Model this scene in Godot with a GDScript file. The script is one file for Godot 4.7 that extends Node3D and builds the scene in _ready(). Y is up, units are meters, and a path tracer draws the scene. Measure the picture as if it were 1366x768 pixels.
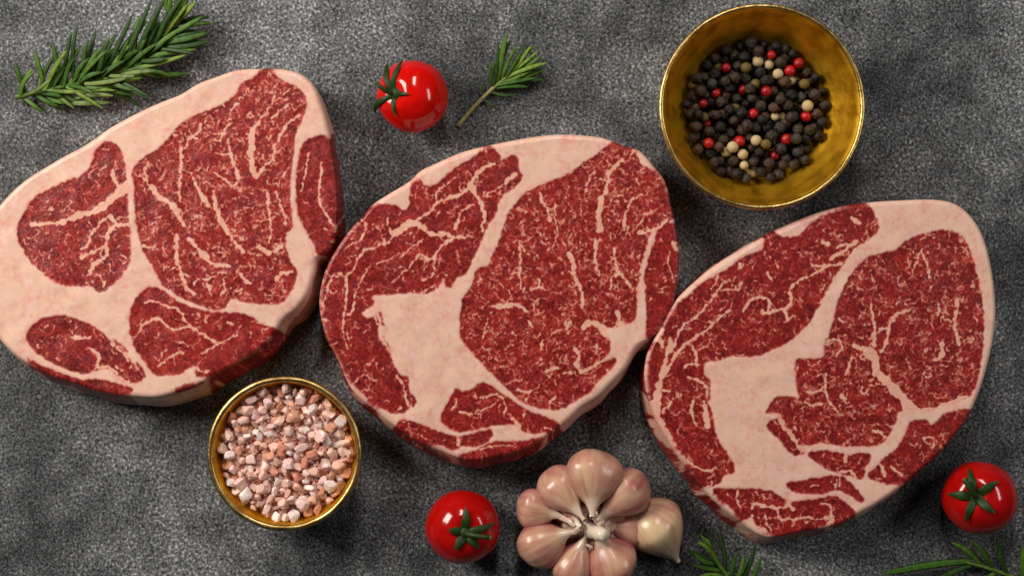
extends Node3D

# One photo pixel is S metres on the tabletop; the camera hangs CAM metres above it.
const S := 0.00035
const CAM := 0.75
const T := 1.5          # texels per photo pixel on the steaks

var rng := RandomNumberGenerator.new()
var taken := {}
var M := {}


func _ready() -> void:
	rng.seed = 20240611
	# ---------------------------------------------------------------- camera, air, lamps
	var cam := Camera3D.new()
	cam.name = "camera"
	cam.fov = rad_to_deg(2.0 * atan(384.0 * S / CAM))
	cam.near = 0.02
	cam.far = 20.0
	cam.position = Vector3(0, CAM, 0)
	cam.rotation_degrees = Vector3(-90, 0, 0)
	add_child(cam)
	cam.current = true
	var env := Environment.new()
	env.background_mode = Environment.BG_COLOR
	env.background_color = Color(0.16, 0.165, 0.18)
	env.background_energy_multiplier = 1.0
	env.tonemap_mode = Environment.TONE_MAPPER_LINEAR
	env.tonemap_exposure = 1.0
	env.sdfgi_enabled = true
	env.ssao_enabled = true
	env.ssil_enabled = true
	var we := WorldEnvironment.new()
	we.name = "world_environment"
	we.environment = env
	add_child(we)
	area_lamp("window_light", Vector3(-0.78, 0.66, -0.40), Vector3(0.0, 0.0, 0.0), Vector2(0.42, 0.42), 1.2, Color(1.0, 0.97, 0.93))
	area_lamp("top_light", Vector3(0.02, 0.80, -0.74), Vector3(0.0, 0.0, 0.0), Vector2(0.13, 0.50), 0.42, Color(1.0, 0.98, 0.95))
	area_lamp("side_light", Vector3(0.74, 0.62, -0.16), Vector3(0.0, 0.0, 0.0), Vector2(0.44, 0.11), 0.17, Color(1.0, 0.98, 0.95))
	make_materials()
	# ---------------------------------------------------------------- the surface
	tabletop()
	# ---------------------------------------------------------------- the things
	middle_steak()
	left_steak()
	right_steak()
	pepper_bowl()
	salt_bowl()
	tomatoes()
	garlic()
	rosemary()


func area_lamp(called: String, at: Vector3, towards: Vector3, size: Vector2, energy: float, color: Color) -> void:
	var l := AreaLight3D.new()
	l.name = called
	l.area_size = size
	l.light_color = color
	l.light_energy = energy
	l.shadow_enabled = true
	l.area_range = 6.0
	add_child(l)
	l.look_at_from_position(at, towards, Vector3.UP)


# ==================================================================== helpers
func at_px(px: float, py: float, h: float) -> Vector3:
	var k := S * (CAM - h) / CAM
	return Vector3((px - 683.0) * k, h, (py - 384.0) * k)


func numbered(called: String) -> String:
	var n: int = taken.get(called, -1) + 1
	taken[called] = n
	return called if n == 0 else "%s_%03d" % [called, n]


func tag(o: Node3D, label: String, category: String, group := "") -> void:
	o.set_meta("label", label)
	o.set_meta("category", category)
	if group != "":
		o.set_meta("group", group)


func thing(called: String, label: String, category: String, at := Vector3.ZERO, group := "") -> Node3D:
	var o := Node3D.new()
	o.name = numbered(called)
	add_child(o)
	o.position = at
	tag(o, label, category, group)
	return o


func part(called: String, mesh: Mesh, m: Material, parent: Node3D) -> MeshInstance3D:
	var o := MeshInstance3D.new()
	o.name = numbered(called) if parent == self else called
	o.mesh = mesh
	o.material_override = m
	o.cast_shadow = GeometryInstance3D.SHADOW_CASTING_SETTING_ON
	parent.add_child(o, true)
	return o


func mat(c: Color, rough := 0.6, metal := 0.0, spec := 0.5) -> StandardMaterial3D:
	var m := StandardMaterial3D.new()
	m.albedo_color = c
	m.roughness = rough
	m.metallic = metal
	m.metallic_specular = spec
	return m


func noise(freq: float, seed_: int, octaves := 1, kind := FastNoiseLite.TYPE_SIMPLEX_SMOOTH) -> FastNoiseLite:
	var n := FastNoiseLite.new()
	n.noise_type = kind
	n.frequency = freq
	n.seed = seed_
	if octaves > 1:
		n.fractal_type = FastNoiseLite.FRACTAL_FBM
		n.fractal_octaves = octaves
	else:
		n.fractal_type = FastNoiseLite.FRACTAL_NONE
	return n


func noise_bytes(n: FastNoiseLite, w: int, h: int) -> PackedByteArray:
	var im := n.get_image(w, h, false, false, true)
	im.convert(Image.FORMAT_L8)
	return im.get_data()


func noise_tex(n: FastNoiseLite, size: int, ramp: Gradient = null, normal := false, strength := 2.0) -> NoiseTexture2D:
	var t := NoiseTexture2D.new()
	t.width = size
	t.height = size
	t.seamless = true
	t.noise = n
	if ramp:
		t.color_ramp = ramp
	if normal:
		t.as_normal_map = true
		t.bump_strength = strength
	return t


func ramp(stops: Array) -> Gradient:
	var g := Gradient.new()
	var offs := PackedFloat32Array()
	var cols := PackedColorArray()
	for s in stops:
		offs.append(s[0])
		cols.append(s[1])
	g.offsets = offs
	g.colors = cols
	return g


func pts(text: String) -> PackedVector2Array:
	var out := PackedVector2Array()
	for pair in text.split(" ", false):
		var xy := pair.split(",")
		out.append(Vector2(xy[0].to_float(), xy[1].to_float()))
	return out


func catmull(p0: Vector2, p1: Vector2, p2: Vector2, p3: Vector2, t: float) -> Vector2:
	return p1.cubic_interpolate(p2, p0, p3, t)


func smooth_ring(p: PackedVector2Array, step: float) -> PackedVector2Array:
	var out := PackedVector2Array()
	var n := p.size()
	for i in n:
		var a := p[i]
		var b := p[(i + 1) % n]
		var k := maxi(1, int(a.distance_to(b) / step))
		for j in k:
			out.append(catmull(p[(i + n - 1) % n], a, b, p[(i + 2) % n], float(j) / k))
	return out


func even_ring(p: PackedVector2Array, count: int) -> PackedVector2Array:
	var dense := smooth_ring(p, 0.6)
	var n := dense.size()
	var total := 0.0
	for i in n:
		total += dense[i].distance_to(dense[(i + 1) % n])
	var out := PackedVector2Array()
	var want := 0.0
	var run := 0.0
	for i in n:
		var a := dense[i]
		var b := dense[(i + 1) % n]
		var d := a.distance_to(b)
		while want <= run + d and out.size() < count:
			out.append(a.lerp(b, (want - run) / maxf(d, 1e-6)))
			want += total / count
		run += d
	while out.size() < count:
		out.append(dense[n - 1])
	return out


func icosphere(level: int) -> Array:
	var t := (1.0 + sqrt(5.0)) / 2.0
	var v := PackedVector3Array()
	for q in [Vector3(-1, t, 0), Vector3(1, t, 0), Vector3(-1, -t, 0), Vector3(1, -t, 0), Vector3(0, -1, t), Vector3(0, 1, t), Vector3(0, -1, -t), Vector3(0, 1, -t), Vector3(t, 0, -1), Vector3(t, 0, 1), Vector3(-t, 0, -1), Vector3(-t, 0, 1)]:
		v.append(q.normalized())
	var f := PackedInt32Array([0, 11, 5, 0, 5, 1, 0, 1, 7, 0, 7, 10, 0, 10, 11, 1, 5, 9, 5, 11, 4, 11, 10, 2, 10, 7, 6, 7, 1, 8, 3, 9, 4, 3, 4, 2, 3, 2, 6, 3, 6, 8, 3, 8, 9, 4, 9, 5, 2, 4, 11, 6, 2, 10, 8, 6, 7, 9, 8, 1])
	for l in level:
		var mid := {}
		var g := PackedInt32Array()
		for i in range(0, f.size(), 3):
			var tri := [f[i], f[i + 1], f[i + 2]]
			var m := []
			for k in 3:
				var a: int = tri[k]
				var b: int = tri[(k + 1) % 3]
				var key := Vector2i(mini(a, b), maxi(a, b))
				if not mid.has(key):
					mid[key] = v.size()
					v.append(((v[a] + v[b]) * 0.5).normalized())
				m.append(mid[key])
			g.append_array(PackedInt32Array([tri[0], m[0], m[2], tri[1], m[1], m[0], tri[2], m[2], m[1], m[0], m[1], m[2]]))
		f = g
	return [v, f]


# Indexed triangles (counter-clockwise seen from outside) -> an ArrayMesh with smooth or flat shading.
func to_mesh(v: PackedVector3Array, f: PackedInt32Array, colors := PackedColorArray(), flat := false, uv := PackedVector2Array()) -> ArrayMesh:
	var st := SurfaceTool.new()
	st.begin(Mesh.PRIMITIVE_TRIANGLES)
	if flat:
		for i in range(0, f.size(), 3):
			var a := v[f[i]]
			var b := v[f[i + 1]]
			var c := v[f[i + 2]]
			var n := (b - a).cross(c - a).normalized()
			for k in [0, 2, 1]:
				st.set_normal(n)
				if colors.size():
					st.set_color(colors[f[i + k]])
				st.add_vertex(v[f[i + k]])
		return st.commit()
	var nn := PackedVector3Array()
	nn.resize(v.size())
	for i in range(0, f.size(), 3):
		var a := v[f[i]]
		var n := (v[f[i + 1]] - a).cross(v[f[i + 2]] - a)
		for k in 3:
			nn[f[i + k]] += n
	for i in v.size():
		st.set_normal(nn[i].normalized())
		if colors.size():
			st.set_color(colors[i])
		if uv.size():
			st.set_uv(uv[i])
		st.add_vertex(v[i])
	for i in range(0, f.size(), 3):
		st.add_index(f[i])
		st.add_index(f[i + 2])
		st.add_index(f[i + 1])
	return st.commit()


# A grid of rings (each ring n points, counter-clockwise seen against the direction of travel) -> faces.
func ring_faces(rings: int, n: int) -> PackedInt32Array:
	var f := PackedInt32Array()
	for r in rings - 1:
		for i in n:
			var a := r * n + i
			var b := r * n + (i + 1) % n
			f.append_array(PackedInt32Array([a, b, b + n, a, b + n, a + n]))
	return f


# Profile (radius, height) from the bottom outside, over the rim, to the middle inside.
func lathe(profile: PackedVector2Array, n: int, wobble: Callable) -> ArrayMesh:
	var v := PackedVector3Array()
	for p in profile:
		for i in n:
			var a := -TAU * i / n
			var r := p.x
			var y := p.y
			var w: Vector2 = wobble.call(p, a)
			r = w.x
			y = w.y
			v.append(Vector3(cos(a) * r, y, sin(a) * r))
	return to_mesh(v, ring_faces(profile.size(), n))


# A tube along points with a radius at each; both ends closed.
func tube(path: PackedVector3Array, radii: PackedFloat32Array, n: int, colors := PackedColorArray(), squash := 1.0) -> ArrayMesh:
	var v := PackedVector3Array()
	var cc := PackedColorArray()
	var up := Vector3.UP
	for i in path.size():
		var d := (path[mini(i + 1, path.size() - 1)] - path[maxi(i - 1, 0)]).normalized()
		var x := d.cross(up)
		if x.length() < 0.05:
			x = d.cross(Vector3.RIGHT)
		x = x.normalized()
		var y := x.cross(d).normalized()
		for k in n:
			var a := -TAU * k / n
			v.append(path[i] + (x * cos(a) + y * sin(a) * squash) * radii[i])
			if colors.size():
				cc.append(colors[i])
	var f := ring_faces(path.size(), n)
	var ends := [0, path.size() - 1]
	for e in ends:
		var c := v.size()
		v.append(path[e])
		if colors.size():
			cc.append(colors[e])
		for k in n:
			var a: int = e * n + k
			var b: int = e * n + (k + 1) % n
			if e == 0:
				f.append_array(PackedInt32Array([c, b, a]))
			else:
				f.append_array(PackedInt32Array([c, a, b]))
	return to_mesh(v, f, cc)


# ==================================================================== the steaks
# What one steak is made of, in photo pixels: outline, muscles set in the fat, seams and veins of fat, thin dark slits of meat.
class Cut:
	var outline: PackedVector2Array
	var muscles := []     # [ring, flow in degrees, marbling density, stroke length, tone]
	var veins := []       # [points, width at the start, width at the end]
	var slits := []

	func muscle(text: String, flow: float, density: float, length := 1.0, tone := 0.0) -> void:
		muscles.append([text, flow, density, length, tone])

	func vein(text: String, w0: float, w1 := -1.0) -> void:
		veins.append([text, w0, w1 if w1 > 0.0 else w0])

	func slit(text: String, w: float) -> void:
		slits.append([text, w, w])


# The flat cut face of a steak, drawn texel by texel: which muscle is where, and how much fat runs through it.
class Face:
	var w: int
	var h: int
	var org: Vector2
	var meat: PackedFloat32Array
	var vein: PackedFloat32Array
	var region: PackedByteArray

	func texel(p: Vector2) -> Vector2:
		return (p - org) * T

	func fill(ring: PackedVector2Array, id: int) -> void:
		var rows := []
		rows.resize(h)
		for y in h:
			rows[y] = []
		var n := ring.size()
		for i in n:
			var a := texel(ring[i])
			var b := texel(ring[(i + 1) % n])
			if a.y > b.y:
				var c := a
				a = b
				b = c
			for y in range(maxi(0, ceili(a.y - 0.5)), mini(h, ceili(b.y - 0.5))):
				rows[y].append(a.x + (b.x - a.x) * (y + 0.5 - a.y) / maxf(b.y - a.y, 1e-6))
		for y in h:
			var r: Array = rows[y]
			r.sort()
			for k in range(0, r.size() - 1, 2):
				for x in range(maxi(0, ceili(r[k] - 0.5)), mini(w, ceili(r[k + 1] - 0.5))):
					meat[y * w + x] = 1.0
					region[y * w + x] = id

	func dab(buf: PackedFloat32Array, c: Vector2, r: float, s: float) -> void:
		var x0 := maxi(0, floori(c.x - r - 1.0))
		var x1 := mini(w - 1, ceili(c.x + r + 1.0))
		var y0 := maxi(0, floori(c.y - r - 1.0))
		var y1 := mini(h - 1, ceili(c.y + r + 1.0))
		for y in range(y0, y1 + 1):
			for x in range(x0, x1 + 1):
				var dx := x + 0.5 - c.x
				var dy := y + 0.5 - c.y
				var a := (r + 0.8 - sqrt(dx * dx + dy * dy)) * 0.62
				if a > 0.0:
					a = minf(a, 1.0) * s
					if a > buf[y * w + x]:
						buf[y * w + x] = a

	func stroke(buf: PackedFloat32Array, p: PackedVector2Array, w0: float, w1: float, s: float, rough: FastNoiseLite, seed_: float) -> void:
		var total := 0.0
		for i in p.size() - 1:
			total += p[i].distance_to(p[i + 1])
		var run := 0.0
		for i in p.size() - 1:
			var a := p[i]
			var b := p[i + 1]
			var d := a.distance_to(b)
			var k := maxi(1, ceili(d * T / 0.9))
			for j in k:
				var t := (run + d * j / k) / maxf(total, 1e-6)
				var q := a.lerp(b, float(j) / k)
				var wide := lerpf(w0, w1, t) * (0.84 + 0.75 * rough.get_noise_2d(q.x * 1.3 + seed_, q.y * 1.3))
				q += Vector2(rough.get_noise_2d(q.x, q.y + 70.0), rough.get_noise_2d(q.x + 90.0, q.y)) * 2.2
				dab(buf, texel(q), maxf(wide, 0.5) * 0.5 * T * (0.88 + 0.5 * rough.get_noise_2d(q.x * 5.0, q.y * 5.0 + seed_)), s)
			run += d

	func blur(buf: PackedFloat32Array) -> PackedFloat32Array:
		var a := buf.duplicate()
		for y in h:
			for x in range(1, w - 1):
				var i := y * w + x
				a[i] = (buf[i - 1] + buf[i] * 2.0 + buf[i + 1]) * 0.25
		var b := a.duplicate()
		for y in range(1, h - 1):
			for x in w:
				var i := y * w + x
				b[i] = (a[i - w] + a[i] * 2.0 + a[i + w]) * 0.25
		return b


func smooth_line(p: PackedVector2Array) -> PackedVector2Array:
	var out := PackedVector2Array()
	var n := p.size()
	for i in n - 1:
		for j in 4:
			out.append(catmull(p[maxi(i - 1, 0)], p[i], p[i + 1], p[mini(i + 2, n - 1)], j / 4.0))
	out.append(p[n - 1])
	return out


func steak(cut: Cut, label: String, tall: float, seed_: int) -> void:
	var r := RandomNumberGenerator.new()
	r.seed = seed_
	var lo := cut.outline[0]
	var hi := lo
	for p in cut.outline:
		lo = lo.min(p)
		hi = hi.max(p)
	var fc := Face.new()
	fc.org = lo - Vector2(10, 10)
	fc.w = int((hi.x - lo.x + 20.0) * T)
	fc.h = int((hi.y - lo.y + 20.0) * T)
	var w := fc.w
	var h := fc.h
	fc.meat.resize(w * h)
	fc.vein.resize(w * h)
	fc.region.resize(w * h)
	var rough := noise(0.11, seed_ + 5, 2)
	# muscles, with an edge that frays a little
	for k in cut.muscles.size():
		var ring := smooth_ring(pts(cut.muscles[k][0]), 2.0)
		for i in ring.size():
			var q := ring[i]
			ring[i] = q + Vector2(rough.get_noise_2d(q.x * 1.2, q.y * 1.2), rough.get_noise_2d(q.x * 1.2 + 300.0, q.y * 1.2)) * 2.0
		fc.fill(ring, k + 1)
	for s in cut.slits:
		fc.stroke(fc.meat, smooth_line(pts(s[0])), s[1], s[2], 1.0, rough, 11.0)
	# seams and veins, and twigs that leave them
	for v in cut.veins:
		var line := smooth_line(pts(v[0]))
		fc.stroke(fc.vein, line, v[1], v[2], 1.0, rough, r.randf() * 99.0)
		for i in range(2, line.size() - 1):
			if r.randf() < 0.3:
				var d := (line[i + 1] - line[i]).normalized().rotated(r.randf_range(0.5, 1.3) * (1.0 if r.randf() < 0.5 else -1.0))
				var l := r.randf_range(5.0, 14.0)
				fc.stroke(fc.vein, PackedVector2Array([line[i], line[i] + d * l * 0.5, line[i] + d.rotated(r.randf_range(-0.6, 0.6)) * l]), minf(v[1], 4.0) * 0.6, 0.8, 0.8, rough, r.randf() * 99.0)
	# fine marbling: short crooked strokes along the run of each muscle
	var bend := noise(0.018, seed_ + 9, 2)
	var clump := noise(0.035, seed_ + 21, 2)
	for k in cut.muscles.size():
		var ring := pts(cut.muscles[k][0])
		var a := ring[0]
		var b := ring[0]
		for p in ring:
			a = a.min(p)
			b = b.max(p)
		var count := int((b.x - a.x) * (b.y - a.y) / 31.0 * float(cut.muscles[k][2]))
		for n in count:
			var p := Vector2(r.randf_range(a.x, b.x), r.randf_range(a.y, b.y))
			var ti := fc.texel(p)
			if ti.x < 0 or ti.y < 0 or ti.x >= w or ti.y >= h or fc.region[int(ti.y) * w + int(ti.x)] != k + 1:
				continue
			if clump.get_noise_2d(p.x, p.y) < r.randf_range(-0.8, 0.4):
				continue
			var dir := deg_to_rad(cut.muscles[k][1]) + bend.get_noise_2d(p.x, p.y) * 2.2 + r.randfn(0.0, 0.55)
			var steps := r.randi_range(1, 5)
			var line := PackedVector2Array([p])
			for j in steps:
				dir += r.randfn(0.0, 0.8)
				p += Vector2.from_angle(dir) * r.randf_range(1.8, 4.2) * float(cut.muscles[k][3])
				line.append(p)
			fc.stroke(fc.vein, line, r.randf_range(1.5, 3.3), r.randf_range(0.9, 2.2), 0.40 + 0.6 * pow(r.randf(), 1.2), rough, r.randf() * 99.0)
	var meat := fc.blur(fc.blur(fc.blur(fc.meat)))
	var vein := fc.blur(fc.vein)
	var wide := fc.blur(fc.blur(fc.blur(fc.blur(fc.blur(fc.blur(meat))))))
	# colour and relief
	var n1 := noise_bytes(noise(0.016, seed_ + 31, 3), w, h)
	var n2 := noise_bytes(noise(0.19, seed_ + 32, 2), w, h)
	var n3 := noise_bytes(noise(0.055, seed_ + 33, 3), w, h)
	var n4 := noise_bytes(noise(0.42, seed_ + 34, 1), w, h)
	var cells := FastNoiseLite.new()
	cells.noise_type = FastNoiseLite.TYPE_CELLULAR
	cells.cellular_return_type = FastNoiseLite.RETURN_DISTANCE2_SUB
	cells.cellular_jitter = 1.0
	cells.fractal_type = FastNoiseLite.FRACTAL_NONE
	cells.frequency = 0.105
	cells.seed = seed_ + 35
	cells.domain_warp_enabled = true
	cells.domain_warp_amplitude = 9.0
	cells.domain_warp_frequency = 0.05
	var n5 := noise_bytes(cells, w, h)
	var n6 := noise_bytes(noise(0.03, seed_ + 36, 2), w, h)
	var rgb := PackedByteArray()
	rgb.resize(w * h * 3)
	var bump := PackedByteArray()
	bump.resize(w * h)
	var tones := PackedFloat32Array([0.0])
	for m in cut.muscles:
		tones.append(m[4])
	for i in w * h:
		var a := n1[i] / 255.0
		var b := n2[i] / 255.0
		var c := n3[i] / 255.0
		var d := n4[i] / 255.0
		var e := n5[i] / 255.0
		var y6 := n6[i] / 255.0
		var m := meat[i]
		var v := clampf(vein[i] * (0.70 + 0.30 * d + 0.34 * b), 0.0, 1.0)
		var tone := tones[fc.region[i]]
		# lean: deep to bright red, streaked
		var k := clampf(0.10 + 0.40 * a + 0.55 * b + 0.40 * c + 0.45 * (0.35 - e) - 0.36 + tone, 0.0, 1.0)
		var lr := 80.0 + 96.0 * k
		var lg := 12.0 + 32.0 * k
		var lb := 13.0 + 26.0 * k
		v = maxf(v, clampf((0.26 - e) * 3.4, 0.0, 1.0) * clampf((c - 0.40) * 3.0, 0.0, 1.0) * 0.62)
		# veins: pink where thin, pale where thick
		var vr := lerpf(196.0, 232.0, v) - 14.0 * b
		var vg := lerpf(62.0, 184.0, v) - 22.0 * c
		var vb := lerpf(50.0, 160.0, v) - 20.0 * c
		var t := v * v * (3.0 - 2.0 * v)
		lr = lerpf(lr, vr, t)
		lg = lerpf(lg, vg, t)
		lb = lerpf(lb, vb, t)
		# fat: cream, rosier next to the lean
		var near := clampf(wide[i] * 1.7, 0.0, 1.0)
		var g := clampf(near * 0.62 + (a - 0.45) * 0.55 + (c - 0.45) * 0.5 + clampf(0.06 - absf(y6 - 0.5), 0.0, 0.06) * 5.0 + (d - 0.5) * 0.16, 0.0, 1.0)
		var fr := lerpf(227.0, 214.0, g)
		var fg := lerpf(186.0, 134.0, g) + (b - 0.5) * 16.0
		var fb := lerpf(166.0, 124.0, g) + (b - 0.5) * 16.0 + (y6 - 0.5) * 12.0
		rgb[i * 3] = int(clampf(lerpf(fr, lr, m), 0.0, 255.0))
		rgb[i * 3 + 1] = int(clampf(lerpf(fg, lg, m), 0.0, 255.0))
		rgb[i * 3 + 2] = int(clampf(lerpf(fb, lb, m), 0.0, 255.0))
		bump[i] = int(clampf(110.0 + 24.0 * (1.0 - m) + 46.0 * v * m + 70.0 * (b - 0.5) * m + (10.0 + 24.0 * m) * (d - 0.5) + 40.0 * (e - 0.35) * m + 14.0 * (c - 0.5), 0.0, 255.0))
	var face_mat := StandardMaterial3D.new()
	face_mat.albedo_texture = ImageTexture.create_from_image(Image.create_from_data(w, h, false, Image.FORMAT_RGB8, rgb))
	var relief := Image.create_from_data(w, h, false, Image.FORMAT_L8, bump)
	relief.bump_map_to_normal_map(2.6)
	face_mat.normal_enabled = true
	face_mat.normal_texture = ImageTexture.create_from_image(relief)
	face_mat.normal_scale = 0.6
	face_mat.roughness = 0.36
	face_mat.metallic_specular = 0.45
	# ------------------------------------------------ the body: a cut face of rings, a rounded edge, a side that leans out
	var N := 440
	var K := 112
	var rim := even_ring(cut.outline, N)
	var mid := Vector2.ZERO
	for p in rim:
		mid += p
	mid /= N
	var base := at_px(mid.x, mid.y, tall)
	base.y = 0.0
	var px := S * (CAM - tall) / CAM
	var edge := 0.0022 / px
	var lump := noise(0.02, seed_ + 41, 2)
	var pos := PackedVector3Array()
	var uvs := PackedVector2Array()
	var size := Vector2(w, h) / T
	for k in range(0, K + 1):
		for i in N:
			var d := rim[i] - mid
			var l := d.length()
			var q := mid + d * ((l - edge) / l) * maxf(float(k) / K, 0.002)
			var ti := fc.texel(q)
			var m := wide[clampi(int(ti.y), 0, h - 1) * w + clampi(int(ti.x), 0, w - 1)]
			pos.append(Vector3((q.x - mid.x) * px, tall + 0.00035 * lump.get_noise_2d(q.x, q.y) + 0.00022 * (0.5 - m), (q.y - mid.y) * px))
			uvs.append((q - fc.org) / size)
	for s in range(1, 16):
		for i in N:
			var d := rim[i] - mid
			var out := d.normalized()
			var inner := mid + d - out * edge
			var nrm := (rim[(i + 3) % N] - rim[(i + N - 3) % N]).normalized()
			nrm = Vector2(nrm.y, -nrm.x)
			if nrm.dot(out) < 0.0:
				nrm = -nrm
			var q: Vector2
			var y: float
			var tx: Vector2
			if s <= 5:
				var a := PI * 0.5 * s / 5.0
				q = inner + out * edge * sin(a)
				y = tall - 0.0022 * (1.0 - cos(a)) + 0.00035 * lump.get_noise_2d(inner.x, inner.y) * cos(a)
				tx = inner.lerp(rim[i], 0.55 * s / 5.0) if s < 4 else inner.lerp(rim[i], 0.3)
			else:
				var t := (s - 5) / 10.0
				var low := clampf(0.08 + 0.95 * nrm.y, -0.1, 1.0)
				var out_by := (sin(minf(t * 1.1, 1.0) * PI * 0.5) * 0.0058 * low + 0.0007 * lump.get_noise_2d(rim[i].x * 0.8, rim[i].y * 0.8 + t * 40.0)) / px
				if s == 15:
					out_by -= 0.002 / px
				q = rim[i] + nrm * out_by
				y = (tall - 0.0022) * (1.0 - t)
				tx = rim[i] - out * (edge * 0.9 + 9.0 * t + 5.0 * lump.get_noise_2d(rim[i].x * 0.9, rim[i].y * 0.9 + 40.0 + 30.0 * t))
			pos.append(Vector3((q.x - mid.x) * px, y, (q.y - mid.y) * px))
			uvs.append((tx - fc.org) / size)
	var rings := K + 16
	# one face list per muscle, and one for the fat
	var lists := []
	for k in cut.muscles.size() + 1:
		lists.append(PackedInt32Array())
	var nn := PackedVector3Array()
	nn.resize(pos.size())
	for q in rings - 1:
		for i in N:
			var a := q * N + i
			var b := q * N + (i + 1) % N
			var c := b + N
			var d := a + N
			var cu := (uvs[a] + uvs[c]) * 0.5
			var id := fc.region[clampi(int(cu.y * h), 0, h - 1) * w + clampi(int(cu.x * w), 0, w - 1)]
			var list: PackedInt32Array = lists[id]
			# the rings run clockwise or not as the outline does: seen from above they must turn one way
			list.append_array(PackedInt32Array([a, d, c, a, c, b]))
			lists[id] = list
			var n := (pos[d] - pos[a]).cross(pos[c] - pos[a])
			var n_ := (pos[c] - pos[a]).cross(pos[b] - pos[a])
			nn[a] += n + n_
			nn[b] += n_
			nn[c] += n + n_
			nn[d] += n
	# a scrap cut off from its muscle by a fold of fat counts as fat
	for k in range(1, lists.size()):
		var list: PackedInt32Array = lists[k]
		var up := {}
		for i in list:
			up[i] = i
		for i in range(0, list.size(), 3):
			for j in [1, 2]:
				var a := list[i]
				while up[a] != a:
					up[a] = up[up[a]]
					a = up[a]
				var b := list[i + j]
				while up[b] != b:
					up[b] = up[up[b]]
					b = up[b]
				up[b] = a
		var most := {}
		for i in range(0, list.size(), 3):
			var a := list[i]
			while up[a] != a:
				a = up[a]
			most[a] = most.get(a, 0) + 1
		var best := -1
		for a in most:
			if best < 0 or most[a] > most[best]:
				best = a
		var keep := PackedInt32Array()
		var rest: PackedInt32Array = lists[0]
		for i in range(0, list.size(), 3):
			var a := list[i]
			while up[a] != a:
				a = up[a]
			(keep if a == best else rest).append_array(list.slice(i, i + 3))
		lists[k] = keep
		lists[0] = rest
	var flip := 1.0 if nn[N * 30].y > 0.0 else -1.0
	var root := thing("ribeye_steak", label, "steak", base, "raw ribeye steaks")
	for k in lists.size():
		var list: PackedInt32Array = lists[k]
		if list.is_empty():
			continue
		var map := {}
		var v := PackedVector3Array()
		var n := PackedVector3Array()
		var u := PackedVector2Array()
		var tg := PackedFloat32Array()
		var idx := PackedInt32Array()
		idx.resize(list.size())
		for i in list.size():
			var g := list[i]
			if not map.has(g):
				map[g] = v.size()
				v.append(pos[g])
				n.append(nn[g].normalized() * flip)
				u.append(uvs[g])
				tg.append_array(PackedFloat32Array([1, 0, 0, 1]))
			idx[i] = map[g]
		if flip > 0.0:
			for i in range(0, idx.size(), 3):
				var s := idx[i + 1]
				idx[i + 1] = idx[i + 2]
				idx[i + 2] = s
		var arrays := []
		arrays.resize(Mesh.ARRAY_MAX)
		arrays[Mesh.ARRAY_VERTEX] = v
		arrays[Mesh.ARRAY_NORMAL] = n
		arrays[Mesh.ARRAY_TEX_UV] = u
		arrays[Mesh.ARRAY_TANGENT] = tg
		arrays[Mesh.ARRAY_INDEX] = idx
		var am := ArrayMesh.new()
		am.add_surface_from_arrays(Mesh.PRIMITIVE_TRIANGLES, arrays)
		part("fat" if k == 0 else "muscle", am, face_mat, root)


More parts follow.
